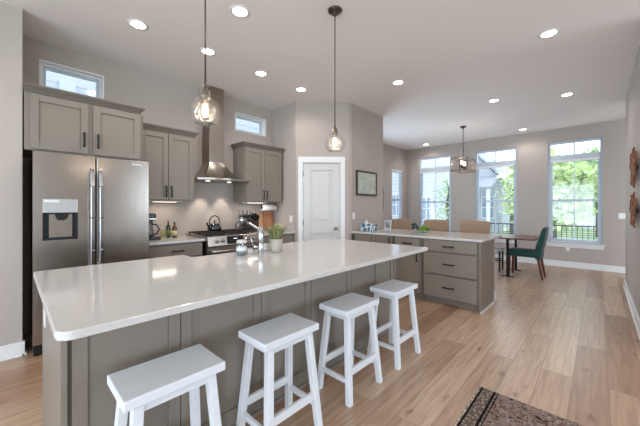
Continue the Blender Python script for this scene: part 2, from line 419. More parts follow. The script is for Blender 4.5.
# ---- windows
def tall_window(n, y0, y1):
    x = WX+.045; T = .045
    mb = MB()
    zt = 2.42
    for (a, b, c, d) in ((y0,y0+T,TZ0,TZ1),(y1-T,y1,TZ0,TZ1),(y0+T,y1-T,TZ1-.05,TZ1),(y0+T,y1-T,TZ0,TZ0+.04),(y0+T,y1-T,2.35,2.46)):
        mb.box(x, x+.07, a, b, c, d)
    root = struct('window_%d' % n, mb, WFRAME, label='tall window')
    ym = (y0+y1)/2
    s = MB()   # upper + lower sash and meeting rail, centre bars
    for (z0, z1, xo) in ((1.44,2.35,.04),(TZ0+.04,1.475,.015)):
        s.box(x+xo, x+xo+.028, y0+T, y0+T+.035, z0, z1); s.box(x+xo, x+xo+.028, y1-T-.035, y1-T, z0, z1)
        s.box(x+xo, x+xo+.028, y0+T+.035, y1-T-.035, z0, z0+.04); s.box(x+xo, x+xo+.028, y0+T+.035, y1-T-.035, z1-.04, z1)
        s.box(x+xo+.006, x+xo+.02, ym-.009, ym+.009, z0+.04, z1-.04)
    s.box(x+.02, x+.055, ym-.012, ym+.012, 2.46, TZ1-.05)
    obj('window_sash', s, WFRAME, root)
    g = MB(); g.box(x+.052, x+.056, y0+T, y1-T, 1.45, 2.35); g.box(x+.027, x+.031, y0+T, y1-T, TZ0+.05, 1.46); g.box(x+.04, x+.044, y0+T, y1-T, 2.46, TZ1-.05)
    obj('window_glass', g, GLASS, root)
    s = MB(); s.box(WX-.05, WX+.05, y0-.035, y1+.035, TZ0-.03, TZ0); s.box(WX-.02, WX, y0-.02, y1+.02, TZ0-.10, TZ0-.03)
    obj('window_sill', s, TRIM, root, bevel=.004)
    # open slatted blind inside the frame
    t = thing('window_blind', '', 'window blind', (WX+.03, ym, TZ0+.01), 'open slatted window blinds')
    sl = MB(); z = TZ0+.06
    while z < 2.30:
        sl.box(WX+.008, WX+.043, y0+.05, y1-.05, z, z+.0022); z += .046
    for yy in (y0+.16, ym, y1-.16): sl.box(WX+.025, WX+.0265, yy-.0015, yy+.0015, TZ0+.04, 2.31)
    obj('slats', sl, TRIM, t)
    obj('head_rail', MB().box(WX+.004, WX+.044, y0+.048, y1-.048, 2.305, 2.35), TRIM, t)
    obj('bottom_rail', MB().box(WX+.008, WX+.043, y0+.05, y1-.05, TZ0+.012, TZ0+.03), TRIM, t)
    return t
b3 = tall_window(5, *TALL[0]); b3['label'] = 'open white slatted blind in the rightmost tall window, trees behind it'
b2 = tall_window(4, *TALL[1]); b2['label'] = 'open white slatted blind in the middle tall window behind the dining table'
b1 = tall_window(3, *TALL[2]); b1['label'] = 'open white slatted blind in the tall window partly behind the hanging box lantern'

def y_window(n, x0, x1, z0, z1, Y, tall=False):
    T = .035; y = Y+.06
    mb = MB()
    for (a, b, c, d) in ((x0,x0+T,z0,z1),(x1-T,x1,z0,z1),(x0+T,x1-T,z1-T,z1),(x0+T,x1-T,z0,z0+T)): mb.box(a, b, y, y+.07, c, d)
    root = struct('window_%d' % n, mb, TRIM if not tall else WFRAME)
    s = MB()
    for (a, b, c, d) in ((x0+T,x0+T+.025,z0+T,z1-T),(x1-T-.025,x1-T,z0+T,z1-T),(x0+T+.025,x1-T-.025,z1-T-.025,z1-T),(x0+T+.025,x1-T-.025,z0+T,z0+T+.025)): s.box(a, b, y+.03, y+.055, c, d)
    if tall: s.box(x0+T, x1-T, y+.02, y+.05, 1.50, 1.55)
    obj('window_sash', s, WFRAME, root)
    obj('window_glass', MB().box(x0+T, x1-T, y+.04, y+.044, z0+T, z1-T), GLASS, root)
    if not tall:     # painted liner of the opening
        s = MB(); q = .014
        s.box(x0, x1, Y-.008, y-.001, z1-q, z1); s.box(x0, x1, Y-.008, y-.001, z0, z0+q); s.box(x0, x0+q, Y-.008, y, z0+q, z1-q); s.box(x1-q, x1, Y-.008, y, z0+q, z1-q)
        obj('window_liner', s, TRIM, root)
    else:
        obj('window_sill', MB().box(x0-.03, x1+.03, Y-.04, Y+.05, z0-.03, z0), TRIM, root)
y_window(1, *SM1, KY); y_window(2, *SM2, KY); y_window(6, *SW, DY, True)
t = thing('window_blind', 'white slatted blind in the narrow window on the far left dining wall', 'window blind', ((SW[0]+SW[1])/2, DY+.03, SW[2]+.01), 'open slatted window blinds')
sl = MB(); z = SW[2]+.05
while z < 2.34: sl.box(SW[0]+.02, SW[1]-.02, DY+.008, DY+.05, z, z+.0022); z += .046
obj('slats', sl, TRIM, t); obj('head_rail', MB().box(SW[0]+.015, SW[1]-.015, DY+.005, DY+.05, 2.35, 2.398), TRIM, t)

# glazed patio door on the dining side wall, behind the pantry block
mb = MB()
for a in ((5.3,5.36),(6.07,6.13),(6.84,6.9)): mb.box(a[0], a[1], DY+.05, DY+.11, .06, 2.4)
for a0_, a1_ in ((5.36,6.07),(6.13,6.84)): mb.box(a0_, a1_, DY+.05, DY+.11, .06, .14); mb.box(a0_, a1_, DY+.05, DY+.11, 2.33, 2.4)
pd = struct('window_7', mb, TRIM)
obj('window_glass', MB().box(5.36, 6.07, DY+.078, DY+.082, .14, 2.33).box(6.13, 6.84, DY+.078, DY+.082, .14, 2.33), GLASS, pd)

# ---- pantry door
cs = MB(); CW = .075
cs.prism(dpoly(OP0-CW, OP0, 0, .018), 0, OPZ+CW+.02); cs.prism(dpoly(OP1, OP1+CW, 0, .018), 0, OPZ+CW+.02); cs.prism(dpoly(OP0, OP1, 0, .018), OPZ, OPZ+CW+.02)
cs.prism(dpoly(OP0-.002, OP0+.012, .0, -.1), 0, OPZ); cs.prism(dpoly(OP1-.012, OP1+.002, .0, -.1), 0, OPZ); cs.prism(dpoly(OP0, OP1, .0, -.1), OPZ-.012, OPZ)
door = struct('door_1', cs, TRIM, bevel=.004)
leaf = MB(); a0, a1 = OP0+.014, OP1-.014; F = -.012
def dslab(mb, t0, t1, z0, z1, o0, o1): mb.prism(dpoly(t0, t1, o0, o1), z0, z1)
SI = .125
dslab(leaf, a0, a0+SI, .01, OPZ-.014, F, F-.035); dslab(leaf, a1-SI, a1, .01, OPZ-.014, F, F-.035)
for z0, z1 in ((.01,.22),(.86,1.06),(1.92,OPZ-.014)): dslab(leaf, a0+SI, a1-SI, z0, z1, F, F-.035)
for z0, z1 in ((.22,.86),(1.06,1.92)):
    dslab(leaf, a0+SI, a1-SI, z0, z1, F-.014, F-.03)
    dslab(leaf, a0+SI+.045, a1-SI-.045, z0+.045, z1-.045, F-.004, F-.02)
obj('door_leaf', leaf, DOORM, door, bevel=.004)
k = MB(); c = dp(a1-.065, F); r_ = MB()
for (rr, off) in (((.028,0),(.028,.006)),):
    pass
def along(c, prof, mb, n=16):
    u = Vector((0,0,1)); v = dd
    rings = [[mb.bm.verts.new(c + dn*h + (u*math.cos(2*PI*j/n)+v*math.sin(2*PI*j/n))*r) for j in range(n)] for r, h in prof]
    for A, B in zip(rings, rings[1:]):
        for j in range(n): mb.bm.faces.new((A[j], A[(j+1)%n], B[(j+1)%n], B[j])).smooth = True
    mb.bm.faces.new(rings[-1])
along(c+Vector((0,0,.95)), [(.031,0),(.031,.006),(.012,.01),(.012,.03),(.024,.038),(.03,.05),(.026,.064),(.012,.07)], k)
obj('door_knob', k, NICKEL, door)
h = MB()
for z in (.25, 1.05, 1.86): h.prism(dpoly(OP0+.004, OP0+.02, .003, -.008), z-.045, z+.045)
obj('hinge', h, NICKEL, door)

# ---- half wall carrying the peninsula's back
struct('wall_peninsula', MB().box(4.585, 4.74, 1.07, 3.02, 0, .874), mat('greige_half_wall', (196,184,170), .8))
base('baseboard_peninsula', 4.595, 4.756, 1.054, 1.07, 0, -1)

# ------------------------------------------------------------------ exterior
GRASS = mat('lawn', (112,136,86), .95, var=.3, vscale=2)
struct('ground', MB().box(-15, 60, -30, 30, -.5, -.42), GRASS)
struct('street', MB().box(15.0, 21, -30, 30, -.42, -.40), mat('asphalt', (205,208,212), .9, var=.08, vscale=3))
struct('patio', MB().box(WX+TK, 14.5, -6, 9, -.42, -.38), mat('concrete', (226,226,224), .9, var=.05, vscale=2))
SID = siding_mat('white_siding', (214,216,220), .2); SID2 = siding_mat('grey_siding', (190,196,204), .14)
HOUSEROOF = mat('shingle', (150,154,162), .9, var=.15, vscale=6)
PANE = mat('far_window_pane', (150,164,182), .15)
# neighbour alongside the kitchen wall
hs = thing('neighbour_house', 'white sided house close behind the small kitchen windows', 'house', (4, 9, -.42))
obj('wall', MB().box(-8, 13, 8.4, 12, -.42, 6.4), siding_mat('neighbour_siding', (172,176,184), .22), hs)
obj('roof', MB().prism([(8.0,6.4),(12.4,6.4),(10.2,8.2)], -8.3, 13.3, 'yz'), HOUSEROOF, hs)
obj('window', MB().box(7.6, 8.6, 8.34, 8.42, 1.2, 2.6), PANE, hs)
wf = MB()
for a in ((.72,1.0,3.75,4.02),): wf.box(a[0], a[1], 8.33, 8.42, a[2], a[3])
obj('vent', wf, mat('grey_vent', (170,176,184), .6), hs)
def house(label, x, y0, y1, ze, zr, m, wins, porch=None):
    t = thing('house', label, 'house', (x, (y0+y1)/2, -.42))
    obj('wall', MB().box(x, x+5.2, y0, y1, -.42, ze), m, t)
    ym = (y0+y1)/2
    obj('gable', MB().prism([(y0,ze),(y1,ze),(ym,zr)], x, x+5.2, 'yz'), m, t)
    rf = MB(); o = .4
    for ya, za, yb, zb in ((y0-o, ze-.25, ym, zr+.1), (y1+o, ze-.25, ym, zr+.1)):
        rf.prism([(ya,za),(yb,zb),(yb,zb+.18),(ya,za+.18)], x-.4, x+5.5, 'yz')
    obj('roof', rf, HOUSEROOF, t)
    for (a, b, c, d) in wins:
        q = obj('window', MB().box(x-.06, x, a-.08, b+.08, c-.08, d+.08), TRIM, t)
        p = MB(); p.box(x-.08, x-.055, a, b, c, d); obj('pane', p, PANE, q)
        mm = MB(); mm.box(x-.1, x-.075, (a+b)/2-.03, (a+b)/2+.03, c, d); mm.box(x-.1, x-.075, a, b, (c+d)/2-.03, (c+d)/2+.03); obj('muntin', mm, TRIM, q)
    if porch:
        a, b, z = porch
        obj('porch_roof', MB().prism([(x-2.4,z),(x,z+.9),(x,z+1.05),(x-2.4,z+.15)], a, b, 'xz'), HOUSEROOF, t)
        for yy in (a+.2, (a+b)/2, b-.2): obj('porch_post', MB().box(x-2.3, x-2.12, yy-.09, yy+.09, -.42, z), TRIM, t)
    return t
house('white sided two storey house seen through the left tall window', 15.0, 5.5, 8.8, 5.6, 7.6, SID, [(6.3,6.75,.7,1.8),(8.0,8.5,.9,2.0)])
house('pale sided house with a grey porch roof seen through the middle tall window', 23.5, 4.9, 9.0, 3.2, 5.6, SID2, [(5.4,6.1,.6,2.0),(7.0,7.6,.6,2.0)], (5.0,7.0,2.5))
house('small far white house left of the street trees', 31.5, -1.5, 3.2, 3.0, 5.4, SID, [(1.0,2.0,.6,2.0)])
# car on the street
def car(x, y, col, label):
    t = thing('car', label, 'car', (x, y, -.4))
    b = MB(); b.prism([(y-2.2,-.1),(y+2.2,-.1),(y+2.2,.35),(y+1.4,.5),(y+.8,1.0),(y-1.1,1.05),(y-1.9,.55),(y-2.2,.45)], x-.85, x+.85, 'yz')
    obj('body', b, mat('car_paint_'+label.split()[0], col, .3, .2, coat=.5), t, bevel=.06)
    g = MB(); g.prism([(y+1.2,.55),(y+.72,.93),(y-1.0,.98),(y-1.6,.6)], x-.87, x+.87, 'yz'); obj('side_glass', g, BLKPL, t)
    for yy in (y-1.4, y+1.4): obj('wheel', MB().lathe([(.05,-.9),(.32,-.9),(.32,.9),(.05,.9)], (x, yy, -.08), 20, 'x'), BLKPL, t)
car(18.0, -2.2, (232,234,238), 'white car parked on the street beyond the rightmost tall window')
# black picket railing outside
ft = thing('railing', 'black metal picket railing outside the rightmost tall window', 'railing', (12.6, 0, -.42))
fm = MB(); y = -3.0
while y < 4.6: fm.box(12.59, 12.61, y-.01, y+.01, -.42, .72); y += .13
fm.box(12.58, 12.62, -3, 4.6, .68, .72); fm.box(12.58, 12.62, -3, 4.6, -.28, -.24)
obj('picket_panel', fm, BLACK, ft)
for yy in (-3, -.5, 2, 4.6): obj('post', MB().box(12.56, 12.64, yy-.04, yy+.04, -.42, .82), BLACK, ft)
BARK = mat('bark', (96,82,70), .9, var=.2)
TL = [mat('tree_leaf_a', (190,212,140), .7, var=.35, vscale=3), mat('tree_leaf_b', (172,200,144), .7, var=.35, vscale=3), mat('tree_leaf_c', (208,224,166), .7, var=.3, vscale=3)]
def tree(x, y, h, r, mi, label, n=2600, leaf=.16, zc=None):
    rnd = random.Random(int(x*31+y*17)); t = thing('tree', label, 'tree', (x, y, -.42))
    tr = MB(); tr.tube([(x,y,-.42),(x+.1,y,h*.3),(x-.05,y+.1,h*.6),(x,y,h*.85)], .16, 8, r1=.05)
    for k in range(5):
        a = rnd.random()*6.28; tr.tube([(x,y,h*.35+k*.25),(x+math.cos(a)*r*.5,y+math.sin(a)*r*.5,h*.55+k*.3)], .05, 6, r1=.02)
    obj('trunk', tr, BARK, t)
    cl = [(rnd.gauss(0,r*.42), rnd.gauss(0,r*.42), rnd.uniform(.32,.95)*h) for _ in range(26)]
    f = MB()
    for i in range(n):
        c = rnd.choice(cl); q = Vector((x+c[0]+rnd.gauss(0,.3), y+c[1]+rnd.gauss(0,.3), c[2]+rnd.gauss(0,.3)))
        a = Vector((rnd.gauss(0,1),rnd.gauss(0,1),rnd.gauss(0,.6))).normalized()*leaf; b = a.cross(Vector((rnd.gauss(0,1),rnd.gauss(0,1),rnd.gauss(0,1)))).normalized()*leaf*.6
        f.poly([q-a, q-b, q+a, q+b])
    obj('crown', f, TL[mi], t)
tree(14.6, 1.35, 3.3, 1.0, 0, 'bright green tree in the left half of the rightmost tall window', 4600)
tree(14.2, -1.9, 3.2, .8, 2, 'light yellow green tree at the right side of the rightmost tall window', 4200)
tree(23.5, .0, 4.4, 1.5, 1, 'green tree across the street directly behind the rightmost tall window', 4600, .2)
tree(22.4, 4.1, 3.4, .35, 2, 'slim pale tree seen at the right edge of the middle tall window', 900, .1)
tree(13.7, 4.9, 2.4, .25, 1, 'slim pale tree seen at the right edge of the left tall window', 500, .07)
tree(23.5, -5.6, 5.2, 1.6, 1, 'rightmost green tree across the street', 3000, .22)

# ------------------------------------------------------------------ cabinet helpers (u along the run, n outward)
class Face:
    """builds boxes on a cabinet front: u horizontal coordinate, w distance out of the front"""
    def __init__(s, axis, front): s.axis = axis; s.f = front
    def box(s, mb, u0, u1, z0, z1, w0, w1):
        if s.axis == 'x': mb.box(u0, u1, s.f-w1, s.f-w0, z0, z1)       # faces -Y
        elif s.axis == 'y': mb.box(s.f-w1, s.f-w0, u0, u1, z0, z1)     # faces -X
    def pt(s, u, w, z): return (u, s.f-w, z) if s.axis == 'x' else (s.f-w, u, z)
def shaker(face, u0, u1, z0, z1, parent, name='door', pull=None, rail=.058, flat=False):
    mb = MB(); T = .02
    if flat: face.box(mb, u0, u1, z0, z1, 0, T)
    else:
        face.box(mb, u0, u0+rail, z0, z1, 0, T); face.box(mb, u1-rail, u1, z0, z1, 0, T)
        face.box(mb, u0+rail, u1-rail, z0, z0+rail, 0, T); face.box(mb, u0+rail, u1-rail, z1-rail, z1, 0, T)
        face.box(mb, u0+rail, u1-rail, z0+rail, z1-rail, 0, T-.011)
    o = obj(name, mb, CAB, parent, bevel=.0025)
    if pull:
        kind, u, z = pull; L = .072; h = MB(); W = T+.03
        if kind == 'v':
            h.tube([face.pt(u, T, z-L+.01), face.pt(u, W, z-L+.008), face.pt(u, W, z-L*.5), face.pt(u, W+.003, z), face.pt(u, W, z+L*.5), face.pt(u, W, z+L-.008), face.pt(u, T, z+L-.01)], .0085, 8)
        else:
            h.tube([face.pt(u-L+.01, T, z), face.pt(u-L+.008, W, z), face.pt(u-L*.5, W, z), face.pt(u, W+.003, z), face.pt(u+L*.5, W, z), face.pt(u+L-.008, W, z), face.pt(u+L-.01, T, z)], .0085, 8)
        obj('handle', h, BLACK, o)
    return o
def crown(x0, x1, yf, zb, parent, left=True, right=True):
    mb = MB(); pr = [(0,0),(.012,.0),(.018,.018),(.036,.036),(.045,.055),(.045,.062),(0,.062)]
    xl = x0; xr = x1
    # stepped moulding: stacked slabs
    for (o0, z0, z1) in ((.012,0,.018),(.022,.018,.034),(.034,.034,.048),(.045,.048,.064)):
        mb.box(xl-(o0 if left else 0), xr+(o0 if right else 0), yf-o0, KY, zb+z0, zb+z1)
    return obj('crown_moulding', mb, CROWN, parent)

# ------------------------------------------------------------------ kitchen wall run
# fridge cabinet
t = thing('wall_cabinet', 'taupe two door cabinet above the steel refrigerator', 'cabinet', (.55, 3.95, 1.83))
obj('body', MB().box(.085, .995, 3.67, KY-.005, 1.815, 2.33), CAB, t)
F1 = Face('x', 3.67)
shaker(F1, .122, .532, 1.825, 2.315, t, pull=('v', .497, 1.96)); shaker(F1, .572, .985, 1.825, 2.315, t, pull=('v', .607, 1.96))
crown(.085, .978, 3.67, 2.33, t, left=False)
tag(obj('panel', MB().box(.998, 1.026, 3.71, KY-.01, 1.80, 2.33), CAB), 'narrow taupe filler panel right of the cabinet above the refrigerator', 'panel')
# tall wall cabinets
def wallcab(x0, x1, label, stileL=.0):
    t = thing('wall_cabinet', label, 'cabinet', ((x0+x1)/2, 4.1, 1.39))
    obj('body', MB().box(x0, x1, 3.94, KY, 1.385, 2.24), CAB, t)
    f = Face('x', 3.94); m = (x0+x1)/2
    shaker(f, x0+.02, m-.003, 1.40, 2.225, t, pull=('v', m-.032, 1.50)); shaker(f, m+.003, x1-.02, 1.40, 2.225, t, pull=('v', m+.032, 1.50))
    crown(x0, x1, 3.94, 2.24, t); return t
wallcab(1.034, 1.705, 'taupe two door wall cabinet between the refrigerator and the hood')
wallcab(2.47, 3.20, 'taupe two door wall cabinet right of the hood')
lg = thing('cabinet_light', 'lit strip lamp under the wall cabinet beside the refrigerator', 'lamp', (1.38, 4.08, 1.372), 'strip lamps under the wall cabinets')
obj('housing', MB().box(1.15, 1.6, 4.06, 4.10, 1.372, 1.385), WHITEP, lg); obj('lens', MB().box(1.24, 1.52, 4.065, 4.095, 1.369, 1.372), emis('strip_lens', (255,232,205), 2.5), lg)
l = lamp('strip_lamp', 'AREA', (1.38, 4.08, 1.36), .6, (1,.86,.74), .3, parent=lg); l.data.shape = 'RECTANGLE'; l.data.size = .28; l.data.size_y = .035
lg2 = dup(lg); lg2.location = (2.70, 3.99, 1.372); lg2['label'] = 'lit strip lamp under the wall cabinet right of the hood'

# refrigerator
FY = 3.52
fr = thing('refrigerator', 'tall stainless steel side by side refrigerator with water dispenser', 'refrigerator', (.585, 3.9, 0))
obj('body', MB().box(.14, 1.025, FY+.06, 4.2, .02, 1.775), mat('fridge_side_grey', (60,60,62), .5), fr, bevel=.004)
def fridge_door(x0, x1, hole=None):
    mb = MB()
    if hole:
        a, b, c, d = hole
        for q in ((x0,a,.11,1.79),(b,x1,.11,1.79),(a,b,.11,c),(a,b,d,1.79)): mb.box(q[0], q[1], FY, FY+.055, q[2], q[3])
    else: mb.box(x0, x1, FY, FY+.055, .11, 1.79)
    return mb
HD = (.195,.435,1.01,1.375)
ld = obj('door', fridge_door(.134, .565, HD), SS, fr)
rd = obj('door', fridge_door(.576, 1.034), SS, fr, bevel=.006)
hp = lambda x: [(x,FY-.002,.72),(x,FY-.045,.76),(x,FY-.058,.9),(x,FY-.062,1.2),(x,FY-.058,1.5),(x,FY-.045,1.63),(x,FY-.002,1.67)]
for x, dd_ in ((.538, ld), (.606, rd)):
    hm = MB(); pts = hp(x)
    for p, q in zip(pts, pts[1:]): hm.bar(p, q, .034, .018, (0,1,0))
    obj('handle', hm, mat('handle_steel', (176,178,182), .2, 1), dd_, bevel=.006)
dm = MB(); dm.box(HD[0], HD[1], FY+.055, FY+.06, HD[2], HD[3]); dm.box(HD[0], HD[0]+.01, FY, FY+.055, HD[2], HD[3]); dm.box(HD[1]-.01, HD[1], FY, FY+.055, HD[2], HD[3]); dm.box(HD[0], HD[1], FY, FY+.055, HD[2], HD[2]+.012)
disp = obj('dispenser', dm, BLKPL, ld)
obj('control_panel', MB().box(HD[0], HD[1], FY-.004, FY+.055, 1.255, HD[3]), mat('panel_silver', (196,198,200), .3, .6), disp)
obj('control_window', MB().box(HD[0]+.01, HD[0]+.11, FY-.006, FY-.003, 1.345, 1.368), WHITEP, disp)
obj('nozzle', MB().prism([(.27,1.255),(.38,1.255),(.36,1.20),(.34,1.185),(.30,1.185),(.285,1.20)], FY+.01, FY+.05, 'xz'), BLKPL, disp)
obj('back_plate', MB().box(.24, .40, FY+.045, FY+.056, 1.03, 1.24), SS, disp)
obj('badge', MB().box(.87, .965, FY-.003, FY, 1.735, 1.762), mat('badge', (196,194,190), .3, .5), rd)
obj('toe_grille', MB().box(.14, 1.03, FY+.03, FY+.06, .01, .10), BLKPL, fr)

# base cabinets on the wall
CZ1 = .905; CT = .03; CF = 3.63
def basecab(x0, x1, label):
    t = thing('base_cabinet', label, 'cabinet', ((x0+x1)/2, 3.95, 0))
    mb = MB(); mb.box(x0, x1, 3.70, KY-.01, .10, CZ1-CT); mb.box(x0, x1, 3.75, KY-.01, 0, .10); obj('body', mb, CAB, t)
    f = Face('x', 3.68); m = (x0+x1)/2
    shaker(f, x0+.02, x1-.02, .70, .855, t, 'drawer', ('h', m, .78), flat=True)
    shaker(f, x0+.02, m-.003, .12, .685, t, pull=('v', m-.04, .6)); shaker(f, m+.003, x1-.02, .12, .685, t, pull=('v', m+.04, .6))
basecab(1.05, 1.705, 'taupe base cabinet between refrigerator and range'); basecab(2.495, 3.245, 'taupe base cabinet between range and pantry door')
tag(obj('countertop', MB().box(1.048, 1.712, CF, KY, CZ1-CT, CZ1), QUARTZ, bevel=.003), 'white quartz counter between refrigerator and range', 'countertop')
tag(obj('countertop', MB().box(2.488, 3.249, CF, KY, CZ1-CT, CZ1), QUARTZ, bevel=.003), 'white quartz counter between range and pantry door', 'countertop')

# range
rg = thing('range', 'stainless steel gas range with black grates and kettle on it', 'stove', (2.10, 3.9, 0))
obj('body', MB().box(1.722, 2.478, 3.65, 4.25, .02, .915), BLKPL, rg)
obj('control_panel', MB().prism([(3.575,.80),(3.65,.80),(3.65,.925),(3.60,.925)], 1.722, 2.478, 'yz'), SSH, rg, bevel=.004)
obj('cooktop', MB().box(1.718, 2.482, 3.65, 4.26, .915, .925), SSH, rg)
od_ = obj('oven_door', MB().box(1.728, 2.472, 3.605, 3.65, .26, .79), SSH, rg, bevel=.005)
obj('oven_window', MB().box(1.86, 2.34, 3.60, 3.606, .36, .66), ENAMEL, od_)
hh = MB(); hh.tube([(1.76,3.55,.735),(2.44,3.55,.735)], .013, 12)
for x in (1.80, 2.40): hh.box(x-.012, x+.012, 3.55, 3.61, .722, .748)
obj('handle', hh, CHROME, od_)
obj('storage_drawer', MB().box(1.728, 2.472, 3.61, 3.65, .06, .25), SSH, rg)
obj('display', MB().prism([(3.577,.815),(3.582,.815),(3.602,.915),(3.597,.915)], 1.985, 2.235, 'yz'), ENAMEL, rg)
obj('display_digits', MB().prism([(3.5875,.862),(3.589,.862),(3.592,.885),(3.5905,.885)], 2.085, 2.135, 'yz'), emis('digits', (220,235,255), 1.2), rg)
for x in (1.845, 1.925, 2.275, 2.345, 2.415):
    kb = MB().lathe([(.022,0),(.022,-.004),(.018,-.006),(.018,-.032),(.012,-.036)], (x, 3.588, .862), 16, 'y'); obj('knob', kb, CHROME, rg)
for gx0 in (1.74, 1.985, 2.23):
    g = MB(); gx1 = gx0+.235
    for yy in (3.69, 3.82, 3.95, 4.08, 4.21): g.box(gx0, gx1, yy-.006, yy+.006, .945, .96)
    for xx in (gx0+.006, gx0+.117, gx1-.006): g.box(xx-.006, xx+.006, 3.685, 4.215, .945, .96)
    for xx in (gx0+.01, gx1-.01):
        for yy in (3.70, 4.20): g.box(xx-.008, xx+.008, yy-.008, yy+.008, .925, .945)
    obj('grate', g, IRON, rg)
for bx, by in ((1.86,3.80),(1.86,4.08),(2.10,3.94),(2.345,3.80),(2.345,4.08)):
    obj('burner', MB().lathe([(.045,0),(.045,.008),(.03,.010),(.03,.016),(.001,.017)], (bx, by, .925), 20), IRON, rg)
# kettle
kt = thing('kettle', 'glossy black kettle with arched handle on the range', 'kettle', (2.05, 4.06, .96))
obj('body', MB().lathe([(.075,0),(.095,.012),(.1,.035),(.092,.07),(.07,.098),(.045,.112),(.001,.116)], (2.05,4.06,.96), 32), ENAMEL, kt)
obj('lid_knob', MB().lathe([(.006,0),(.006,.012),(.015,.02),(.013,.032),(.001,.036)], (2.05,4.06,1.075), 16), BLKPL, kt)
obj('spout', MB().tube([(1.975,4.05,1.01),(1.94,4.04,1.045),(1.922,4.035,1.085)], .018, 12, r1=.011), ENAMEL, kt)
obj('handle', MB().tube([(2.05+.078*math.cos(a),4.06,1.085+.095*math.sin(a)) for a in [PI*i/14 for i in range(-1,16)]], .008, 10), BLKPL, kt)

# hood
hd = thing('range_hood', 'stainless steel chimney hood flaring out over the range', 'hood', (2.09, 4.0, 1.62))
HB = 1.675; X0, X1 = 1.725, 2.53
bot = []; top = []
cx0, cx1, cy = 1.965, 2.185, 4.045
for i in range(5): bot.append((X0, KY-.005-(KY-.005-3.90)*i/4)); top.append((cx0, KY-.005-(KY-.005-cy)*i/4))
for i in range(1, 16):
    s_ = i/16; bot.append((X0+(X1-X0)*s_, 3.90-.16*math.sin(PI*s_)**.8)); top.append((cx0+(cx1-cx0)*s_, cy))
for i in range(5): bot.append((X1, 3.90+(KY-.005-3.90)*i/4)); top.append((cx1, cy+(KY-.005-cy)*i/4))
cm = MB(); rings = []
for j in range(13):
    s_ = j/12; z = HB+.03+.26*(s_**2.3)
    rings.append([cm.bm.verts.new((b[0]+(a[0]-b[0])*s_, b[1]+(a[1]-b[1])*s_, z)) for b, a in zip(bot, top)])
for A, B in zip(rings, rings[1:]):
    for i in range(len(A)-1): cm.bm.faces.new((A[i], A[i+1], B[i+1], B[i])).smooth = True
obj('canopy', cm, SSH, hd)
lp = MB(); lp.prism(bot, HB+.004, HB+.03); obj('lip', lp, mat('hood_lip_steel', (160,154,148), .3, 1), hd)
ch = MB(); ch.box(cx0, cx1, cy, KY-.003, 1.935, CZ-.002); ch.box(cx0-.004, cx1+.004, cy-.004, KY-.003, 1.935, 2.35)
obj('chimney', ch, steel('hood_steel', (150,138,128), .33, 2), hd, bevel=.003)
for x in (1.93, 2.26):
    o = obj('hood_light', MB().lathe([(.03,0),(.03,-.004),(.001,-.005)], (x, 4.02, HB+.004), 20), emis('hood_lens', (255,236,214), 2), hd)
    lamp('hood_lamp', 'SPOT', (x, 4.10, HB-.03), 7, (1,.88,.76), .03, (math.radians(10),0,0), hd, math.radians(62))

# things on the wall counters
def bottle(x, y, h, r, m, label, capm, lab=None):
    t = thing('bottle', label, 'bottle', (x, y, CZ1))
    obj('glass', MB().lathe([(r,0),(r,h*.55),(r*.85,h*.66),(r*.38,h*.78),(r*.34,h*.92)], (x,y,CZ1), 20), m, t)
    obj('cap', MB().lathe([(r*.42,h*.90),(r*.42,h),(r*.3,h)], (x,y,CZ1), 16), capm, t)
    if lab: obj('paper_label', MB().lathe([(r+.001,h*.12),(r+.001,h*.45)], (x,y,CZ1), 20), lab, t)
bottle(1.43, 4.10, .225, .028, mat('green_bottle', (44,58,26), .1, coat=.5), 'dark green bottle with a red cap on the counter', mat('red_cap', (180,80,60), .5), mat('green_label', (84,104,44), .6))
bottle(1.50, 4.08, .20, .032, mat('amber_bottle', (86,66,30), .1, coat=.5), 'amber oil bottle with dark cap right of the green bottle', BLKPL, mat('cream_label', (205,190,150), .6))
bottle(1.38, 4.17, .13, .020, mat('yellow_bottle', (176,176,110), .3), 'short pale yellow bottle behind the green bottle', WHITEP)
cf = thing('coffee_maker', 'black drip coffee maker with glass carafe beside the refrigerator', 'coffee maker', (1.17, 4.0, CZ1))
obj('base', MB().rbox(1.07, 1.28, 3.90, 4.18, CZ1, CZ1+.035, .012), BLKPL, cf)
obj('column', MB().rbox(1.08, 1.25, 4.10, 4.19, CZ1+.03, CZ1+.26, .012), BLKPL, cf)
obj('housing', MB().rbox(1.075, 1.235, 3.93, 4.19, CZ1+.235, CZ1+.325, .014), BLKPL, cf)
obj('steel_band', MB().box(1.08, 1.23, 3.925, 3.93, CZ1+.25, CZ1+.262), SSH, cf)
obj('carafe', MB().lathe([(.05,.038),(.064,.05),(.068,.1),(.055,.16),(.042,.19),(.046,.205)], (1.155,4.0,CZ1), 24), mat('carafe_glass', (120,122,124), .06, .5), cf)
obj('carafe_handle', MB().tube([(1.20,3.98,CZ1+.19),(1.245,3.965,CZ1+.185),(1.275,3.955,CZ1+.13),(1.25,3.965,CZ1+.07),(1.215,3.98,CZ1+.06)], .009, 8), BLKPL, cf)

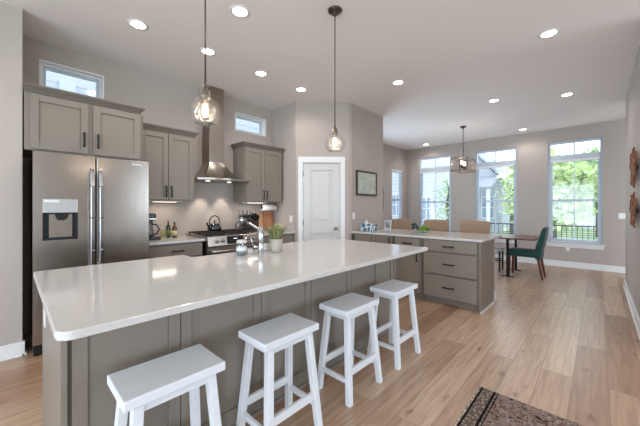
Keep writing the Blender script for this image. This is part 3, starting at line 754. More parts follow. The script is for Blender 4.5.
# spice rack and jars right of the range
sr = thing('spice_rack', 'chrome spice rack holding black capped jars right of the range', 'rack', (2.56, 4.1, CZ1))
m_ = MB(); m_.box(2.47+.025, 2.66, 4.03, 4.17, CZ1, CZ1+.02)
obj('base', m_, CHROME, sr)
for x in (2.50, 2.577, 2.655): obj('post', MB().box(x-.005, x+.005, 4.05, 4.06, CZ1+.02, CZ1+.35).box(x-.005, x+.005, 4.14, 4.15, CZ1+.02, CZ1+.35), CHROME, sr)
m_ = MB()
for k in range(5):
    for yy in (4.05, 4.14): m_.box(2.50, 2.655, yy, yy+.006, CZ1+.02+k*.066, CZ1+.026+k*.066)
obj('shelf', m_, CHROME, sr)
names = ['top', 'second', 'third', 'bottom']
for ci, x in enumerate((2.54, 2.615)):
    for k in range(4):
        z = CZ1+.056+k*.066
        j = thing('spice_jar', 'black capped spice jar in the %s column of the spice rack, %s row' % (('left','right')[ci], names[3-k]), 'jar', (x, 4.09, z-.028), 'spice jars in the rack')
        obj('jar_body', MB().lathe([(.025,-.04),(.025,.06),(.001,.06)], (x, 4.09, z), 16, 'y'), mat('spice_filling', (92,58,38), .3), j)
        obj('cap', MB().lathe([(.028,-.07),(.029,-.066),(.029,-.04),(.001,-.04)], (x, 4.09, z), 16, 'y'), BLKPL, j)
kb = thing('knife_block', 'dark knife block full of black handled knives beside the spice rack', 'knife block', (2.75, 4.12, CZ1))
obj('block', MB().prism([(4.20,CZ1),(4.06,CZ1),(4.02,CZ1+.16),(4.16,CZ1+.22)], 2.70, 2.80, 'yz'), mat('dark_block_wood', (66,44,34), .5), kb, bevel=.005)
for i in range(3):
    for j_ in range(4):
        x = 2.718+i*.032; b = Vector((x, 4.04+j_*.032, CZ1+.172+j_*.0135)); n_ = Vector((.12,-.30,.9)).normalized()
        obj('knife', MB().bar(b, b+n_*(.085+.02*((i+j_)%2)), .014, .022, (0,1,0)), BLKPL, kb, bevel=.003)
for (x0, x1, h, m_, lb, yy) in ((2.93, 3.11, .30, BOARD, 'pale maple cutting board leaning on the kitchen wall', 4.21), (3.02, 3.225, .33, BOARD2, 'reddish wood cutting board with a raised rim leaning by the pantry', 4.17)):
    b = MB(); th = .02; xm = (x0+x1)/2
    poly = [(x0,CZ1),(x1,CZ1),(x1,CZ1+h-.04),(x1-.03,CZ1+h),(x0+.03,CZ1+h),(x0,CZ1+h-.04)]
    b.prism(poly, yy, yy+th, 'xz')
    for v in b.bm.verts: v.co.y += (v.co.z-CZ1)*.12
    t = thing('cutting_board', lb, 'cutting board', (xm, yy, CZ1)); obj('board', b, m_, t, bevel=.004)
    if m_ is BOARD2:
        r = MB(); q = .028
        r.box(x0+q, x1-q, yy-.004, yy+.002, CZ1+.04, CZ1+.052); r.box(x0+q, x1-q, yy-.004, yy+.002, CZ1+h-.062, CZ1+h-.05)
        r.box(x0+q, x0+q+.012, yy-.004, yy+.002, CZ1+.052, CZ1+h-.062); r.box(x1-q-.012, x1-q, yy-.004, yy+.002, CZ1+.052, CZ1+h-.062)
        for v in r.bm.verts: v.co.y += (v.co.z-CZ1)*.12
        obj('rim', r, mat('rim_wood', (150,88,54), .5), t)
pt = thing('paper_towel', 'white paper towel roll mounted under the right wall cabinet', 'paper towel', (3.03, 4.08, 1.25))
obj('roll', MB().lathe([(.02,2.90),(.052,2.90),(.052,3.17),(.02,3.17)], (0,4.08,1.30), 28, 'x'), mat('paper', (236,232,226), .9), pt)
obj('rod', MB().lathe([(.018,2.885),(.018,3.185)], (0,4.08,1.30), 14, 'x'), BLACK, pt)
br = MB(); br.box(2.882, 2.888, 4.07, 4.09, 1.30, 1.385); br.box(3.182, 3.188, 4.07, 4.09, 1.30, 1.385); obj('bracket', br, BLACK, pt)

# ------------------------------------------------------------------ island
IX0, IX1, IY0, IY1 = .098, 2.85, 1.22, 2.525
BX0, BX1, BY0, BY1 = .138, 2.80, 1.555, 2.49
isl = thing('kitchen_island', 'long taupe panelled kitchen island under the white quartz top', 'kitchen island', ((BX0+BX1)/2, 2.0, 0))
bd = MB(); bd.box(BX0+.02, BX1-.02, BY0+.03, BY1, .0, .62); bd.box(BX0+.02, BX1-.02, BY0+.03, 2.28, .62, CZ1-CT)
bd.box(BX0+.02, .995, 2.28, BY1, .62, CZ1-CT); bd.box(1.815, BX1-.02, 2.28, BY1, .62, CZ1-CT)
obj('body', bd, CAB, isl)
obj('end_panel', MB().box(BX0, BX0+.022, BY0-.0, BY1, 0, CZ1-CT), CAB, isl, bevel=.002)
obj('end_panel', MB().box(BX1-.022, BX1, BY0, BY1, 0, CZ1-CT), CAB, isl, bevel=.002)
UB = [.172, .607, 1.106, 1.555, 2.05, 2.49, 2.776]
for a, b in zip(UB, UB[1:]):
    p = MB(); Y = BY0+.01; st = .055; g = .0022
    p.box(a+g, a+st, Y, Y+.02, .0, CZ1-CT); p.box(b-st, b-g, Y, Y+.02, .0, CZ1-CT)
    p.box(a+st, b-st, Y, Y+.02, 0, .11); p.box(a+st, b-st, Y, Y+.02, CZ1-CT-.05, CZ1-CT)
    p.box(a+st, b-st, Y+.011, Y+.02, .11, CZ1-CT-.05)
    obj('back_panel', p, CAB, isl, bevel=.002)
obj('shoe_moulding', MB().box(BX0, BX1, BY0-.006, BY0+.01, 0, .022), CAB, isl)
ol = obj('outlet', MB().box(BX0-.006, BX0, 2.235, 2.305, .63, .745), WHITEP, isl, bevel=.002)
obj('socket', MB().box(BX0-.008, BX0-.006, 2.255, 2.285, .65, .725), mat('socket_grey', (190,190,190), .5), ol)
# countertop outline with rounded corners and the sink notch
def rc(cx, cy, r, a0, n=8): return [(cx+r*math.cos(math.radians(a0+90*i/n)), cy+r*math.sin(math.radians(a0+90*i/n))) for i in range(n+1)]
R = .05
ol_ = rc(IX0+R, IY0+R, R, 180) + rc(IX1-.03, IY0+.03, .03, 270) + rc(IX1-.03, IY1-.03, .03, 0) + [(1.80,IY1),(1.80,2.36)] + [(1.78,2.335),(1.02,2.335)] + [(1.0,2.36),(1.0,IY1)] + rc(IX0+.02, IY1-.02, .02, 90)
ct = MB(); ct.prism(ol_, CZ1-CT, CZ1)
tag(obj('island_countertop', ct, QUARTZ, bevel=.004), 'long white quartz island top with rounded corners in the foreground', 'countertop')
sk = MB(); a, b, c, d, z0, z1 = 1.0, 1.81, 2.30, 2.54, .64, CZ1-CT-.004
sk.box(a, b, c, d, z0, z0+.02)
for q in ((a,a+.02,c,d),(b-.02,b,c,d),(a,b,c,c+.02),(a,b,d-.02,d)): sk.box(*q, z0, z1)
tag(obj('sink', sk, mat('fireclay', (232,232,230), .2)), 'white apron sink set into the far side of the island', 'sink')
# faucet
fx, fy = 1.478, 2.10
fc = thing('faucet', 'chrome pull out kitchen faucet standing on the island', 'faucet', (fx, fy, CZ1))
obj('body', MB().lathe([(.03,0),(.03,.006),(.024,.012),(.022,.10),(.025,.11),(.025,.17),(.02,.185),(.016,.235),(.008,.24)], (fx,fy,CZ1), 24), CHROME, fc)
sp = MB(); sp.tube([(fx,fy,CZ1+.19),(fx,fy+.03,CZ1+.205),(fx-.01,fy+.14,CZ1+.245),(fx-.02,fy+.26,CZ1+.285)], .015, 14)
obj('spout', sp, CHROME, fc)
obj('spray_head', MB().tube([(fx-.018,fy+.23,CZ1+.276),(fx-.022,fy+.28,CZ1+.286),(fx-.026,fy+.315,CZ1+.272),(fx-.028,fy+.325,CZ1+.21)], .021, 14, r1=.026), CHROME, fc)
lv = MB(); lv.tube([(fx-.02,fy,CZ1+.06),(fx-.06,fy+.02,CZ1+.062)], .012, 12); lv.tube([(fx-.055,fy+.018,CZ1+.062),(fx-.075,fy+.02,CZ1+.10),(fx-.085,fy+.02,CZ1+.15)], .006, 10)
obj('lever', lv, CHROME, fc)
# jar candle
jx, jy = 1.325, 2.155
jt = thing('glass_jar', 'lidded clear glass jar with a pale band left of the faucet', 'jar', (jx, jy, CZ1))
obj('glass', MB().lathe([(.036,0),(.04,.006),(.041,.085),(.037,.098),(.033,.103)], (jx,jy,CZ1), 28), JARG, jt)
obj('filling', MB().lathe([(.001,.006),(.036,.006),(.037,.07),(.001,.07)], (jx,jy,CZ1), 24), mat('jar_filling', (160,170,176), .6), jt)
obj('band', MB().lathe([(.0425,.035),(.0425,.07)], (jx,jy,CZ1), 28), mat('jar_band', (222,226,228), .5), jt)
obj('lid', MB().lathe([(.04,.1),(.042,.104),(.042,.118),(.034,.126),(.02,.128),(.001,.128)], (jx,jy,CZ1), 28), mat('jar_lid', (200,200,196), .35, .5), jt)
st_ = MB(); st_.rbox(1.385, 1.445, 2.16, 2.20, CZ1, CZ1+.04, .008); tag(obj('soap_bar_dish', st_, mat('dish_white', (226,222,214), .5)), 'small white soap dish between the jar and the faucet', 'dish')
st_ = MB(); st_.rbox(1.60, 1.655, 2.20, 2.25, CZ1, CZ1+.062, .012); tag(obj('sponge_holder', st_, WHITEP), 'small white block holder between the faucet and the potted plant', 'holder')
# potted plant
px_, py_ = 1.64, 2.10
pp = thing('potted_plant', 'grassy green plant in a pale tapered pot on the island', 'plant', (px_, py_, CZ1))
obj('pot', MB().lathe([(.001,.0),(.046,0),(.05,.004),(.06,.115),(.055,.115),(.052,.10),(.001,.10)], (px_,py_,CZ1), 28), CERAM, pp)
obj('soil', MB().lathe([(.053,.098),(.053,.103),(.001,.106)], (px_,py_,CZ1), 20), SOIL, pp)
gm = MB(); rnd = random.Random(3)
for i in range(190):
    a = rnd.random()*6.28; r0 = rnd.random()*.04; L_ = rnd.uniform(.08,.155); lean = rnd.uniform(.0,.15); wd = rnd.uniform(.0022,.005)
    b = Vector((px_+math.cos(a)*r0, py_+math.sin(a)*r0, CZ1+.102)); q = Vector((math.cos(a),math.sin(a),0)); s_ = Vector((-q.y,q.x,0))*wd
    m1 = b+q*lean*.5+Vector((0,0,L_*.6)); e = b+q*lean+Vector((0,0,L_))
    gm.poly([b-s_*.6, b+s_*.6, m1+s_, m1-s_]); gm.poly([m1-s_, m1+s_, e])
obj('blades', gm, LEAF, pp)
for i in range(16):
    a = rnd.random()*6.28; q = Vector((px_+math.cos(a)*rnd.uniform(.02,.075), py_+math.sin(a)*rnd.uniform(.02,.075), CZ1+rnd.uniform(.17,.24)))
    gm2 = MB() if i == 0 else gm2; gm2.ball(q, .0065, (1,1,2.0), 1)
obj('seed_heads', gm2, mat('seed_head', (190,176,110), .8), pp)

# ------------------------------------------------------------------ stools
def make_stool():
    t = thing('bar_stool', '', 'stool', (0,0,0), 'white wooden stools along the island')
    SX, SY, H = .39, .255, .615
    s = MB(); N = 10; T = .036
    prof = []
    for i in range(N+1):
        v = -SY/2+SY*i/N; prof.append((v, H-.003*(1-(2*v/SY)**2)))
    poly = prof + [(SY/2,H-T-.004),(-SY/2,H-T-.004)]
    s.prism(poly, -SX/2, SX/2, 'yz'); obj('seat', s, STOOLM, t, bevel=.005)
    tx, ty, bx, by = .140, .086, .182, .136; lw = .036
    def at(z, sx, sy):
        k = 1-z/(H-T); return Vector((sx*(tx+(bx-tx)*k), sy*(ty+(by-ty)*k), z))
    for sx in (-1,1):
        for sy in (-1,1): obj('leg', MB().leg(at(0,sx,sy), at(H-T-.001,sx,sy), lw+.002), STOOLM, t, bevel=.003)
    ap = MB(); z = H-T-.022
    for sy in (-1,1): ap.bar(at(z,-1,sy), at(z,1,sy), .02, .042)
    for sx in (-1,1): ap.bar(at(z,sx,-1), at(z,sx,1), .02, .042)
    obj('apron', ap, STOOLM, t)
    for sy in (-1,1): obj('stretcher', MB().bar(at(.20,-1,sy), at(.20,1,sy), .02, .045), STOOLM, t, bevel=.002)
    for sx in (-1,1): obj('stretcher', MB().bar(at(.145,sx,-1), at(.145,sx,1), .02, .032), STOOLM, t, bevel=.002)
    return t
st0 = make_stool()
SL = ['nearest white wooden stool, its seat in the left foreground', 'second nearest white wooden stool, legs cut off by the bottom edge', 'third white wooden stool from the camera, whole legs on the floor', 'farthest white wooden stool, at the right end of the island']
for i, (x, y) in enumerate(((.468,1.335),(1.070,1.333),(1.715,1.325),(2.335,1.312))):
    o = st0 if i == 0 else dup(st0)
    o.location = (x, y, 0); o['label'] = SL[i]

# ------------------------------------------------------------------ peninsula
PF = 3.955; PCX0, PCX1, PCY0, PCY1 = 3.925, 4.95, 1.02, 3.018
f = Face('y', PF)
def penbody(y0, y1, label, toe=True):
    t = thing('base_cabinet', label, 'cabinet', ((PF+4.58)/2, (y0+y1)/2, 0))
    mb = MB(); mb.box(PF+.018, 4.575, y0, y1, .095, CZ1-CT); mb.box(PF+.09, 4.575, y0, y1, 0, .095); obj('body', mb, CAB, t)
    return t
d1 = penbody(1.06, 1.785, 'taupe three drawer cabinet at the open end of the peninsula')
obj('end_panel', MB().box(PF-.004, 4.585, 1.05, 1.062, .0, CZ1-CT), CAB, d1)
obj('shoe_moulding', MB().box(PF-.004, 4.6, 1.036, 1.05, 0, .018), TRIM, d1)
for z0, z1 in ((.715,.862),(.415,.695),(.105,.395)):
    shaker(f, 1.085, 1.755, z0, z1, d1, 'drawer', ('h', 1.42, (z0+z1)/2), flat=True)
d2 = penbody(1.795, 2.22, 'taupe cabinet with one drawer over a door in the middle of the peninsula')
shaker(f, 1.815, 2.20, .715, .862, d2, 'drawer', ('h', 2.0, .79), flat=True); shaker(f, 1.815, 2.20, .105, .695, d2, pull=('v', 1.85, .61))
d3 = penbody(2.23, 3.0, 'taupe two door cabinet of the peninsula nearest the pantry')
shaker(f, 2.25, 2.61, .105, .862, d3, pull=('v', 2.285, .78)); shaker(f, 2.62, 2.98, .105, .862, d3, pull=('v', 2.945, .78))
pc = MB(); pc.prism(rc(PCX0+.05, PCY0+.05, .05, 180) + rc(PCX1-.04, PCY0+.04, .04, 270) + [(PCX1,PCY1),(PCX0,PCY1)], CZ1-CT, CZ1)
tag(obj('peninsula_countertop', pc, QUARTZ, bevel=.004), 'white quartz peninsula top in front of the tan chairs', 'countertop')
# things on the peninsula
def tissue():
    m = bpy.data.materials.new('blue_letter_pattern'); m.use_nodes = True; nt = m.node_tree; b = nt.nodes['Principled BSDF']
    tc = nt.nodes.new('ShaderNodeTexCoord'); v = nt.nodes.new('ShaderNodeTexVoronoi'); v.feature = 'DISTANCE_TO_EDGE'; v.inputs['Scale'].default_value = 14
    nt.links.new(tc.outputs['Object'], v.inputs['Vector']); r = nt.nodes.new('ShaderNodeValToRGB'); r.color_ramp.interpolation = 'CONSTANT'
    r.color_ramp.elements[0].color = lin((206,216,220)); r.color_ramp.elements[1].position = .09; r.color_ramp.elements[1].color = lin((70,104,128))
    nt.links.new(v.outputs[0], r.inputs[0]); nt.links.new(r.outputs[0], b.inputs['Base Color']); b.inputs['Roughness'].default_value = .7; return m
bx = thing('tissue_box', 'blue and white patterned box on the peninsula by the wall', 'box', (4.14, 2.80, CZ1))
obj('carton', MB().rbox(4.08, 4.20, 2.675, 2.93, CZ1, CZ1+.125, .006), tissue(), bx)
obj('opening', MB().box(4.11, 4.17, 2.73, 2.88, CZ1+.125, CZ1+.127), WHITEP, bx)
sb = thing('soap_bottle', 'small white pump bottle behind the blue patterned box', 'bottle', (4.30, 2.955, CZ1))
obj('bottle_body', MB().lathe([(.03,0),(.032,.005),(.032,.14),(.014,.16),(.012,.175)], (4.30,2.955,CZ1), 20), WHITEP, sb)
obj('pump', MB().tube([(4.30,2.955,CZ1+.175),(4.30,2.955,CZ1+.20),(4.27,2.945,CZ1+.20)], .006, 8), WHITEP, sb)
pf = thing('photo_frame', 'small white framed dark print leaning on the peninsula', 'picture frame', (4.75, 2.80, CZ1))
def lean(mb, x, k=.18):
    for v in mb.bm.verts: v.co.x += (v.co.z-CZ1)*k
    return mb
fmb = MB()
for q in ((2.74,2.752,CZ1,CZ1+.16),(2.858,2.87,CZ1,CZ1+.16),(2.752,2.858,CZ1,CZ1+.012),(2.752,2.858,CZ1+.148,CZ1+.16)): fmb.box(4.74, 4.755, q[0], q[1], q[2], q[3])
obj('frame', lean(fmb, 0), WHITEP, pf); obj('print', lean(MB().box(4.746, 4.752, 2.752, 2.858, CZ1+.012, CZ1+.148), 0), mat('print', (150,158,166), .5, var=.8, vscale=22), pf)
th_ = thing('trinket', 'dark teal faceted ornament standing between two tan chair backs', 'ornament', (4.75, 2.27, CZ1))
tm = MB(); rnd = random.Random(5)
for i in range(11): tm.ball((4.75+rnd.uniform(-.03,.03), 2.27+rnd.uniform(-.055,.055), CZ1+.03+rnd.random()*.09), .026, (1,1,1), 1)
for fc_ in tm.bm.faces: fc_.smooth = False
obj('cluster', tm, mat('dark_teal_glaze', (22,62,78), .35, var=.4, vscale=30), th_)
gb = thing('succulent_bowl', 'low bowl of green succulents on the peninsula', 'plant', (4.50, 2.01, CZ1))
obj('bowl', MB().lathe([(.001,0),(.035,0),(.06,.01),(.078,.035),(.074,.035),(.03,.012),(.001,.012)], (4.50,2.01,CZ1), 24), mat('glass_bowl', (170,190,180), .1, .2), gb)
gm = MB(); rnd = random.Random(9)
for i in range(90):
    a = rnd.random()*6.28; r0 = rnd.random()*.08; gm.ball((4.50+math.cos(a)*r0*1.1, 2.01+math.sin(a)*r0*1.2, CZ1+.03+rnd.random()*.085*(1-r0*7)), .014, (1,1,1.3), 1)
obj('leaves', gm, mat('succulent_green', (104,140,52), .6, var=.5, vscale=40), gb)

# ------------------------------------------------------------------ counter chairs
def make_cchair():
    t = thing('counter_chair', '', 'chair', (0,0,0), 'tan upholstered chairs at the peninsula')
    # faces -X ; origin under the seat
    obj('seat', MB().rbox(-.24, .21, -.225, .225, .58, .67, .03), TAN, t)
    b = MB(); N = 12
    prof_o = []; 
    for i in range(N+1):
        s_ = -1+2*i/N; prof_o.append((.25-.05*s_*s_, s_*.228))
    rings = []
    for (z, off, sc_) in ((.60,0,.94),(.70,.01,.96),(.85,.03,1),(1.0,.05,1.01),(1.045,.056,1.0),(1.065,.062,.97)):
        ring = [Vector((x+off, y*sc_, z + (.012*(1-(y/.228)**2) if z > 1 else 0))) for x, y in prof_o]
        ring2 = [Vector((x+off-(.05 if z < 1.05 else .028), y*sc_*.985, z + (.012*(1-(y/.228)**2) if z > 1 else 0))) for x, y in reversed(prof_o)]
        rings.append([b.bm.verts.new(p) for p in ring+ring2])
    for A, B in zip(rings, rings[1:]):
        for i in range(len(A)): b.bm.faces.new((A[i], A[(i+1)%len(A)], B[(i+1)%len(A)], B[i])).smooth = True
    b.bm.faces.new(rings[0][::-1]); b.bm.faces.new(rings[-1])
    bk = obj('backrest', b, TAN, t, bevel=.008)
    bt = MB()
    for y in (-.12, 0, .12):
        for z in (.80, .93): bt.ball((.2+(z-.7)*.2+.05-.05*(y/.228)**2-.05, y, z), .012, (.5,1,1), 1)
    obj('tufting_button', bt, mat('tan_button', (158,126,98), .9), bk)
    for sx in (-.19, .19):
        for sy in (-.19, .19): obj('leg', MB().leg((sx*1.1, sy*1.08, 0), (sx, sy, .585), .03, .04), mat('dark_leg_wood', (70,48,36), .45), t)
    r = MB()
    for sy in (-.2, .2): r.bar((-.2,sy,.22), (.2,sy,.22), .02, .03)
    r.bar((-.2,-.2,.27), (-.2,.2,.27), .02, .03); obj('footrest', r, MATS['dark_leg_wood'], t)
    return t
cc = make_cchair()
for i, (y, lb) in enumerate(((2.88,'tan upholstered counter chair nearest the pantry wall'),(2.20,'tan upholstered counter chair in the middle of the peninsula'),(1.53,'tan upholstered counter chair nearest the open end of the peninsula'))):
    o = cc if i == 0 else dup(cc); o.location = (5.21, y, 0); o['label'] = lb

# ------------------------------------------------------------------ dining set
TX0, TX1, TY0, TY1, TZ = 6.38, 7.32, .82, 2.55, .735
dt = thing('dining_table', 'dark wood dining table on black metal posts by the windows', 'table', ((TX0+TX1)/2, (TY0+TY1)/2, 0))
obj('tabletop', MB().box(TX0, TX1, TY0, TY1, TZ-.028, TZ), WALNUT, dt, bevel=.006)
for yy in (1.25, 2.15):
    for xx in (6.46, 7.22):
        o = obj('leg', MB().box(xx-.02, xx+.02, yy-.02, yy+.02, .012, TZ-.06), BLACK, dt)
        obj('foot', MB().box(xx-.03, xx+.03, yy-.09, yy+.09, 0, .015), BLACK, o)
    obj('cross_bar', MB().box(6.44, 7.24, yy-.02, yy+.02, TZ-.06, TZ-.028), BLACK, dt)
bn = thing('bench', 'black framed bench with a white seat on the far side of the dining table', 'bench', (7.05, 1.95, 0))
obj('seat', MB().rbox(6.84, 7.16, 1.42, 2.45, .405, .455, .015), mat('white_cushion', (226,226,224), .8), bn)
for xx in (6.87, 7.13):
    for yy in (1.47, 2.40): obj('leg', MB().box(xx-.015, xx+.015, yy-.015, yy+.015, 0, .405), BLACK, bn)
r = MB()
for xx in (6.87, 7.13): r.box(xx-.012, xx+.012, 1.47, 2.40, .20, .225)
r.box(6.87, 7.13, 1.46, 1.48, .2, .225); r.box(6.87, 7.13, 2.39, 2.41, .2, .225); obj('rail', r, BLACK, bn)
# green chair facing +Y
gc = thing('dining_chair', 'dark teal velvet dining chair with cherry wood legs', 'chair', (6.74, 1.0, 0))
obj('seat', MB().rbox(6.52, 6.96, .76, 1.29, .385, .505, .035), TEAL, gc)
b = MB(); rings = []
for z, y, th in ((.36,.80,.085),(.50,.80,.095),(.62,.775,.10),(.74,.745,.085),(.86,.72,.07),(.925,.705,.055),(.945,.70,.03)):
    wd = .215
    rings.append([b.bm.verts.new(p) for p in ((6.74-wd,y-th/2,z),(6.74+wd,y-th/2,z),(6.74+wd,y+th/2,z),(6.74-wd,y+th/2,z))])
for A, B in zip(rings, rings[1:]):
    for i in range(4): b.bm.faces.new((A[i], A[(i+1)%4], B[(i+1)%4], B[i]))
b.bm.faces.new(rings[0][::-1]); b.bm.faces.new(rings[-1])
obj('backrest', b, TEAL, gc, bevel=.018, seg=3)
for xx in (6.56, 6.92):
    obj('leg', MB().leg((xx,.735,0), (xx,.80,.39), .032, .045), CHERRY, gc)
    obj('leg', MB().leg((xx,1.25,0), (xx,1.24,.39), .03, .045), CHERRY, gc)

# ------------------------------------------------------------------ lights on the ceiling
def make_can():
    t = thing('ceiling_light', '', 'ceiling light', (0,0,CZ), 'recessed ceiling lights')
    obj('trim_ring', MB().lathe([(.062,-.002),(.068,-.007),(.088,-.004),(.09,0)], (0,0,CZ), 32), TRIM, t)
    obj('lens', MB().lathe([(.064,-.001),(.064,-.003),(.001,-.003)], (0,0,CZ), 32), LAMPW, t)
    lamp('can_lamp', 'SPOT', (0,0,CZ-.03), CAN_W, (1,.94,.90), .05, (0,0,0), t, math.radians(155))
    return t
c0 = make_can()
CANS = [(.843,3.198,'recessed ceiling light above the front of the refrigerator cabinet'),(1.413,2.325,'large near recessed ceiling light beside the left globe pendant'),(1.529,3.182,'recessed ceiling light just right of the left pendant rod'),
 (2.256,3.202,'recessed ceiling light nearest the range hood'),(2.97,3.206,'recessed ceiling light in front of the pantry door'),(3.731,.365,'recessed ceiling light at the upper right over the walkway'),
 (3.739,2.041,'recessed ceiling light above the peninsula'),(5.448,1.246,'recessed ceiling light between the peninsula and dining lantern'),(5.937,.359,'recessed ceiling light in front of the rightmost tall window'),
 (7.953,3.486,'recessed ceiling light by the leftmost tall window'),(7.922,1.237,'recessed ceiling light between the middle and right tall windows'),
 (-.6,2.3,'recessed ceiling light behind the camera by the hall'),(1.6,-.6,'recessed ceiling light over the rug behind the camera'),(-.8,-.8,'recessed ceiling light behind the camera'),(5.6,-2.2,'recessed ceiling light behind the right wall'),(1.5,-2.8,'recessed ceiling light in the sitting room')]
for i, (x, y, lb) in enumerate(CANS):
    o = c0 if i == 0 else dup(c0); o.location = (x, y, CZ); o['label'] = lb

def make_pendant():
    t = thing('pendant_light', '', 'pendant light', (0,0,0), 'glass globe pendants over the island')
    obj('canopy', MB().lathe([(.001,CZ),(.065,CZ),(.065,CZ-.006),(.05,CZ-.018),(.018,CZ-.024),(.014,CZ-.05),(.007,CZ-.055)], (0,0,0), 28), BRONZE, t)
    obj('rod', MB().lathe([(.0045,2.02),(.0045,CZ-.05)], (0,0,0), 12), BRONZE, t)
    obj('socket', MB().lathe([(.006,2.035),(.014,2.03),(.014,2.0),(.027,1.995),(.027,1.965),(.03,1.96),(.03,1.95),(.018,1.945),(.018,1.93)], (0,0,0), 24), NICKEL, t)
    # globe, flattened and open at the bottom
    zc, R_ = 1.868, .089; pr = []
    for i in range(25):
        a = math.radians(14+(142-14)*i/24); pr.append((R_*math.sin(a), zc+R_*math.cos(a)))
    obj('globe', MB().lathe(pr, (0,0,0), 40), GLOBE, t)
    gr = MB().lathe([(pr[-1][0]-.002,pr[-1][1]-.002),(pr[-1][0]+.002,pr[-1][1]),(pr[-1][0]-.001,pr[-1][1]+.002)], (0,0,0), 40); obj('globe_rim', gr, JARG, t)
    bl = obj('bulb', MB().lathe([(.012,1.935),(.014,1.92),(.026,1.895),(.028,1.87),(.022,1.845),(.008,1.832),(.001,1.831)], (0,0,0), 20), glassmat('bulb_glass', (255,246,232), .04, .2), t)
    fm_ = MB()
    for k in range(6):
        a = k*PI/3; fm_.tube([(.011*math.cos(a),.011*math.sin(a),1.845),(.009*math.cos(a+.5),.009*math.sin(a+.5),1.915)], .0028, 6)
    obj('filament', fm_, BULB, bl)
    lamp('pendant_lamp', 'POINT', (0,0,1.878), 2.2, (1,.88,.76), .03, parent=t)
    return t
p0 = make_pendant()
for i, (x, y, lb) in enumerate(((.80,1.70,'clear glass globe pendant hanging over the left part of the island'),(1.985,1.70,'clear glass globe pendant hanging in front of the pantry door'))):
    o = p0 if i == 0 else dup(p0); o.location = (x, y, 0); o['label'] = lb

lx, ly = 6.74, 2.13
ln = thing('lantern_chandelier', 'dark metal box lantern hanging over the dining table', 'chandelier', (lx, ly, 2.07))
fm_ = MB(); a, b_, z0, z1 = .265, .16, 2.08, 2.35; q = .013
for z in (z0, z1):
    for sy in (-1,1): fm_.bar((lx-a,ly+sy*b_,z), (lx+a,ly+sy*b_,z), q, q)
    for sx in (-1,1): fm_.bar((lx+sx*a,ly-b_,z), (lx+sx*a,ly+b_,z), q, q)
for sx in (-1,1):
    for sy in (-1,1): fm_.bar((lx+sx*a,ly+sy*b_,z0-q/2), (lx+sx*a,ly+sy*b_,z1+q/2), q, q)
fm_.bar((lx-a,ly,z1), (lx+a,ly,z1), .012, .012)
obj('frame', fm_, BRONZE, ln)
sh = MB()
for sy in (-1,1): sh.box(lx-a, lx+a, ly+sy*(b_-.004)-.001, ly+sy*(b_-.004)+.001, z0, z1)
for sx in (-1,1): sh.box(lx+sx*(a-.004)-.001, lx+sx*(a-.004)+.001, ly-b_, ly+b_, z0, z1)
obj('mesh_panel', sh, glassmat('lantern_mesh', (250,248,246), .004, .02), ln)
hk = MB(); hk.tube([(lx,ly,z1),(lx+.0,ly,2.42),(lx+.035,ly,2.46),(lx+.03,ly,2.52),(lx,ly,2.55),(lx,ly,2.58)], .008, 8); obj('hook', hk, BRONZE, ln)
chn = MB(); z = 2.58
k = 0
while z < CZ-.05:
    ax = (1,0) if k % 2 else (0,1)
    chn.tube([(lx+ax[0]*.011*math.cos(u), ly+ax[1]*.011*math.cos(u), z+.018+.02*math.sin(u)) for u in [2*PI*i/10 for i in range(10)]], .003, 5, closed=True); z += .032; k += 1
obj('chain', chn, BRONZE, ln)
obj('canopy', MB().lathe([(.001,CZ),(.065,CZ),(.065,CZ-.012),(.02,CZ-.035),(.008,CZ-.06)], (lx,ly,0), 24), BRONZE, ln)
for dx in (-.12, -.04, .04, .12):
    cs_ = obj('candle_socket', MB().lathe([(.001,2.15),(.014,2.15),(.014,2.22),(.001,2.22)], (lx+dx,ly,0), 12), BRONZE, ln)
    obj('bulb', MB().lathe([(.008,2.22),(.016,2.24),(.017,2.265),(.009,2.295),(.001,2.305)], (lx+dx,ly,0), 14), emis('candle_bulb', (255,226,190), 5), cs_)
obj('socket_bar', MB().box(lx-.15, lx+.15, ly-.006, ly+.006, 2.14, 2.152), BRONZE, ln)
lamp('lantern_lamp', 'POINT', (lx, ly, 2.25), 4, (1,.88,.74), .1, parent=ln)

# ------------------------------------------------------------------ rug, pictures, plates
RX1, RY1 = 2.335, .625
tag(obj('area_rug', MB().box(.0, RX1, -1.0, RY1, 0, .009), rug_mat(RY1, RX1)), 'distressed dark brown and grey patterned rug on the oak floor', 'rug')
pc = thing('framed_picture', 'dark framed pale green picture on the wall right of the pantry door', 'picture', (4.33, 3.01, 1.52))
fx0, fx1, fz0, fz1 = 4.07, 4.70, 1.51, 1.945; q = .032; m_ = MB()
for (a, b, c, d) in ((fx0,fx0+q,fz0,fz1),(fx1-q,fx1,fz0,fz1),(fx0+q,fx1-q,fz0,fz0+q),(fx0+q,fx1-q,fz1-q,fz1)): m_.box(a, b, 2.992, 3.02, c, d)
obj('frame', m_, mat('dark_walnut_frame', (54,38,32), .4), pc, bevel=.004)
obj('print', MB().box(fx0+q, fx1-q, 3.004, 3.012, fz0+q, fz1-q), mat('sage_print', (176,180,166), .35, var=.18, vscale=9), pc)
sk_ = MB(); rnd = random.Random(4)
for i in range(9):
    z = 1.62+i*.018; x = fx0+.09+rnd.random()*.04
    sk_.tube([(x,3.003,z),(x+.07,3.003,z+.012),(x+.13+.05*rnd.random(),3.003,z-.004)], .0022, 4)
obj('drawing_lines', sk_, mat('pale_ink', (214,226,232), .6), pc)
e2 = thing('wall_board', 'dark slate edged board on the end of the pantry wall', 'board', (4.965, 3.3, 1.2))
obj('board', MB().box(4.951, 4.985, 3.03, 3.45, 1.24, 1.68), mat('slate', (66,74,88), .6), e2)
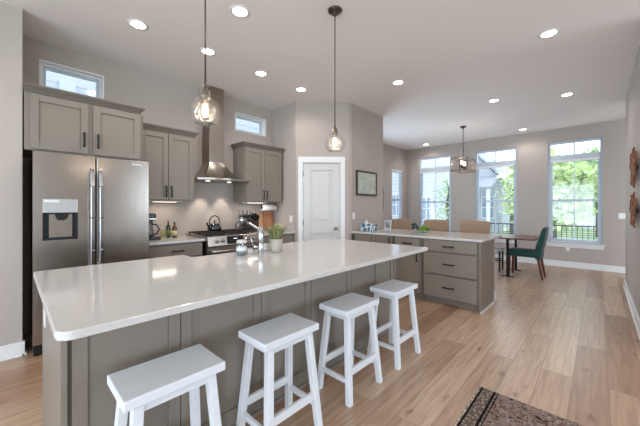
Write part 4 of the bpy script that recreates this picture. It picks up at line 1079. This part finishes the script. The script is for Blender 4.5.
def plate(name, label, bx, rock=None, grp='white wall plates'):
    t = thing(name, label, 'switch' if 'switch' in name else 'outlet', ((bx[0]+bx[1])/2,(bx[2]+bx[3])/2,bx[4]), grp)
    obj('cover', MB().box(*bx), WHITEP, t, bevel=.002)
    if rock: obj('rocker', MB().box(*rock), mat('rocker_white', (240,240,238), .3), t)
plate('light_switch', 'white switch plate on the wall left of the pantry door', (3.243,3.25,3.715,3.785,1.05,1.165), (3.24,3.243,3.735,3.765,1.075,1.14))
plate('light_switch', 'white switch plate on the wall just right of the pantry door', (3.975,4.045,3.013,3.02,1.10,1.215), (3.99,4.03,3.01,3.013,1.125,1.19))
plate('light_switch', 'wide white switch plate on the window wall near the red wood art', (8.373,8.38,-.40,-.28,1.07,1.19), (8.37,8.373,-.38,-.30,1.095,1.165))
plate('wall_outlet', 'white outlet plate under the sill of the rightmost tall window', (8.373,8.38,.455,.53,.35,.46), (8.37,8.373,.475,.51,.37,.44))
# carved wood wall art on the right wall
def art(z0, z1, seed, label):
    t = thing('wall_sculpture', label, 'wall art', (4.86, RY, z0), 'carved wood wall pieces on the right wall')
    rnd = random.Random(seed)
    obj('mount', MB().box(4.74, 5.00, RY+.001, RY+.02, (z0+z1)/2-.02, (z0+z1)/2+.02), BLACK, t)
    for i in range(9):
        x = 4.62+i*.06; h0 = z0+abs(i-4)*.03+rnd.uniform(-.01,.04); h1 = z1-abs(i-4)*.025+rnd.uniform(-.04,.02)
        pts = []
        for k in range(7):
            s_ = k/6; pts.append((x+.014*math.sin(s_*5+i), RY+.036+.010*math.sin(s_*6+i*1.3), h0+(h1-h0)*s_))
        m_ = MB()
        for k, (p, q_) in enumerate(zip(pts, pts[1:])):
            wa = .014+.032*math.sin(PI*(k+.02)/6); wb = .014+.032*math.sin(PI*(k+.98)/6)
            m_.bar(p, q_, wa, .016, (0,1,0), wb, .016)
        obj('strip', m_, ART, t)
art(1.50, 1.99, 2, 'upper one of two carved red brown wood pieces on the right wall')
art(1.05, 1.485, 8, 'lower one of two carved red brown wood pieces on the right wall')
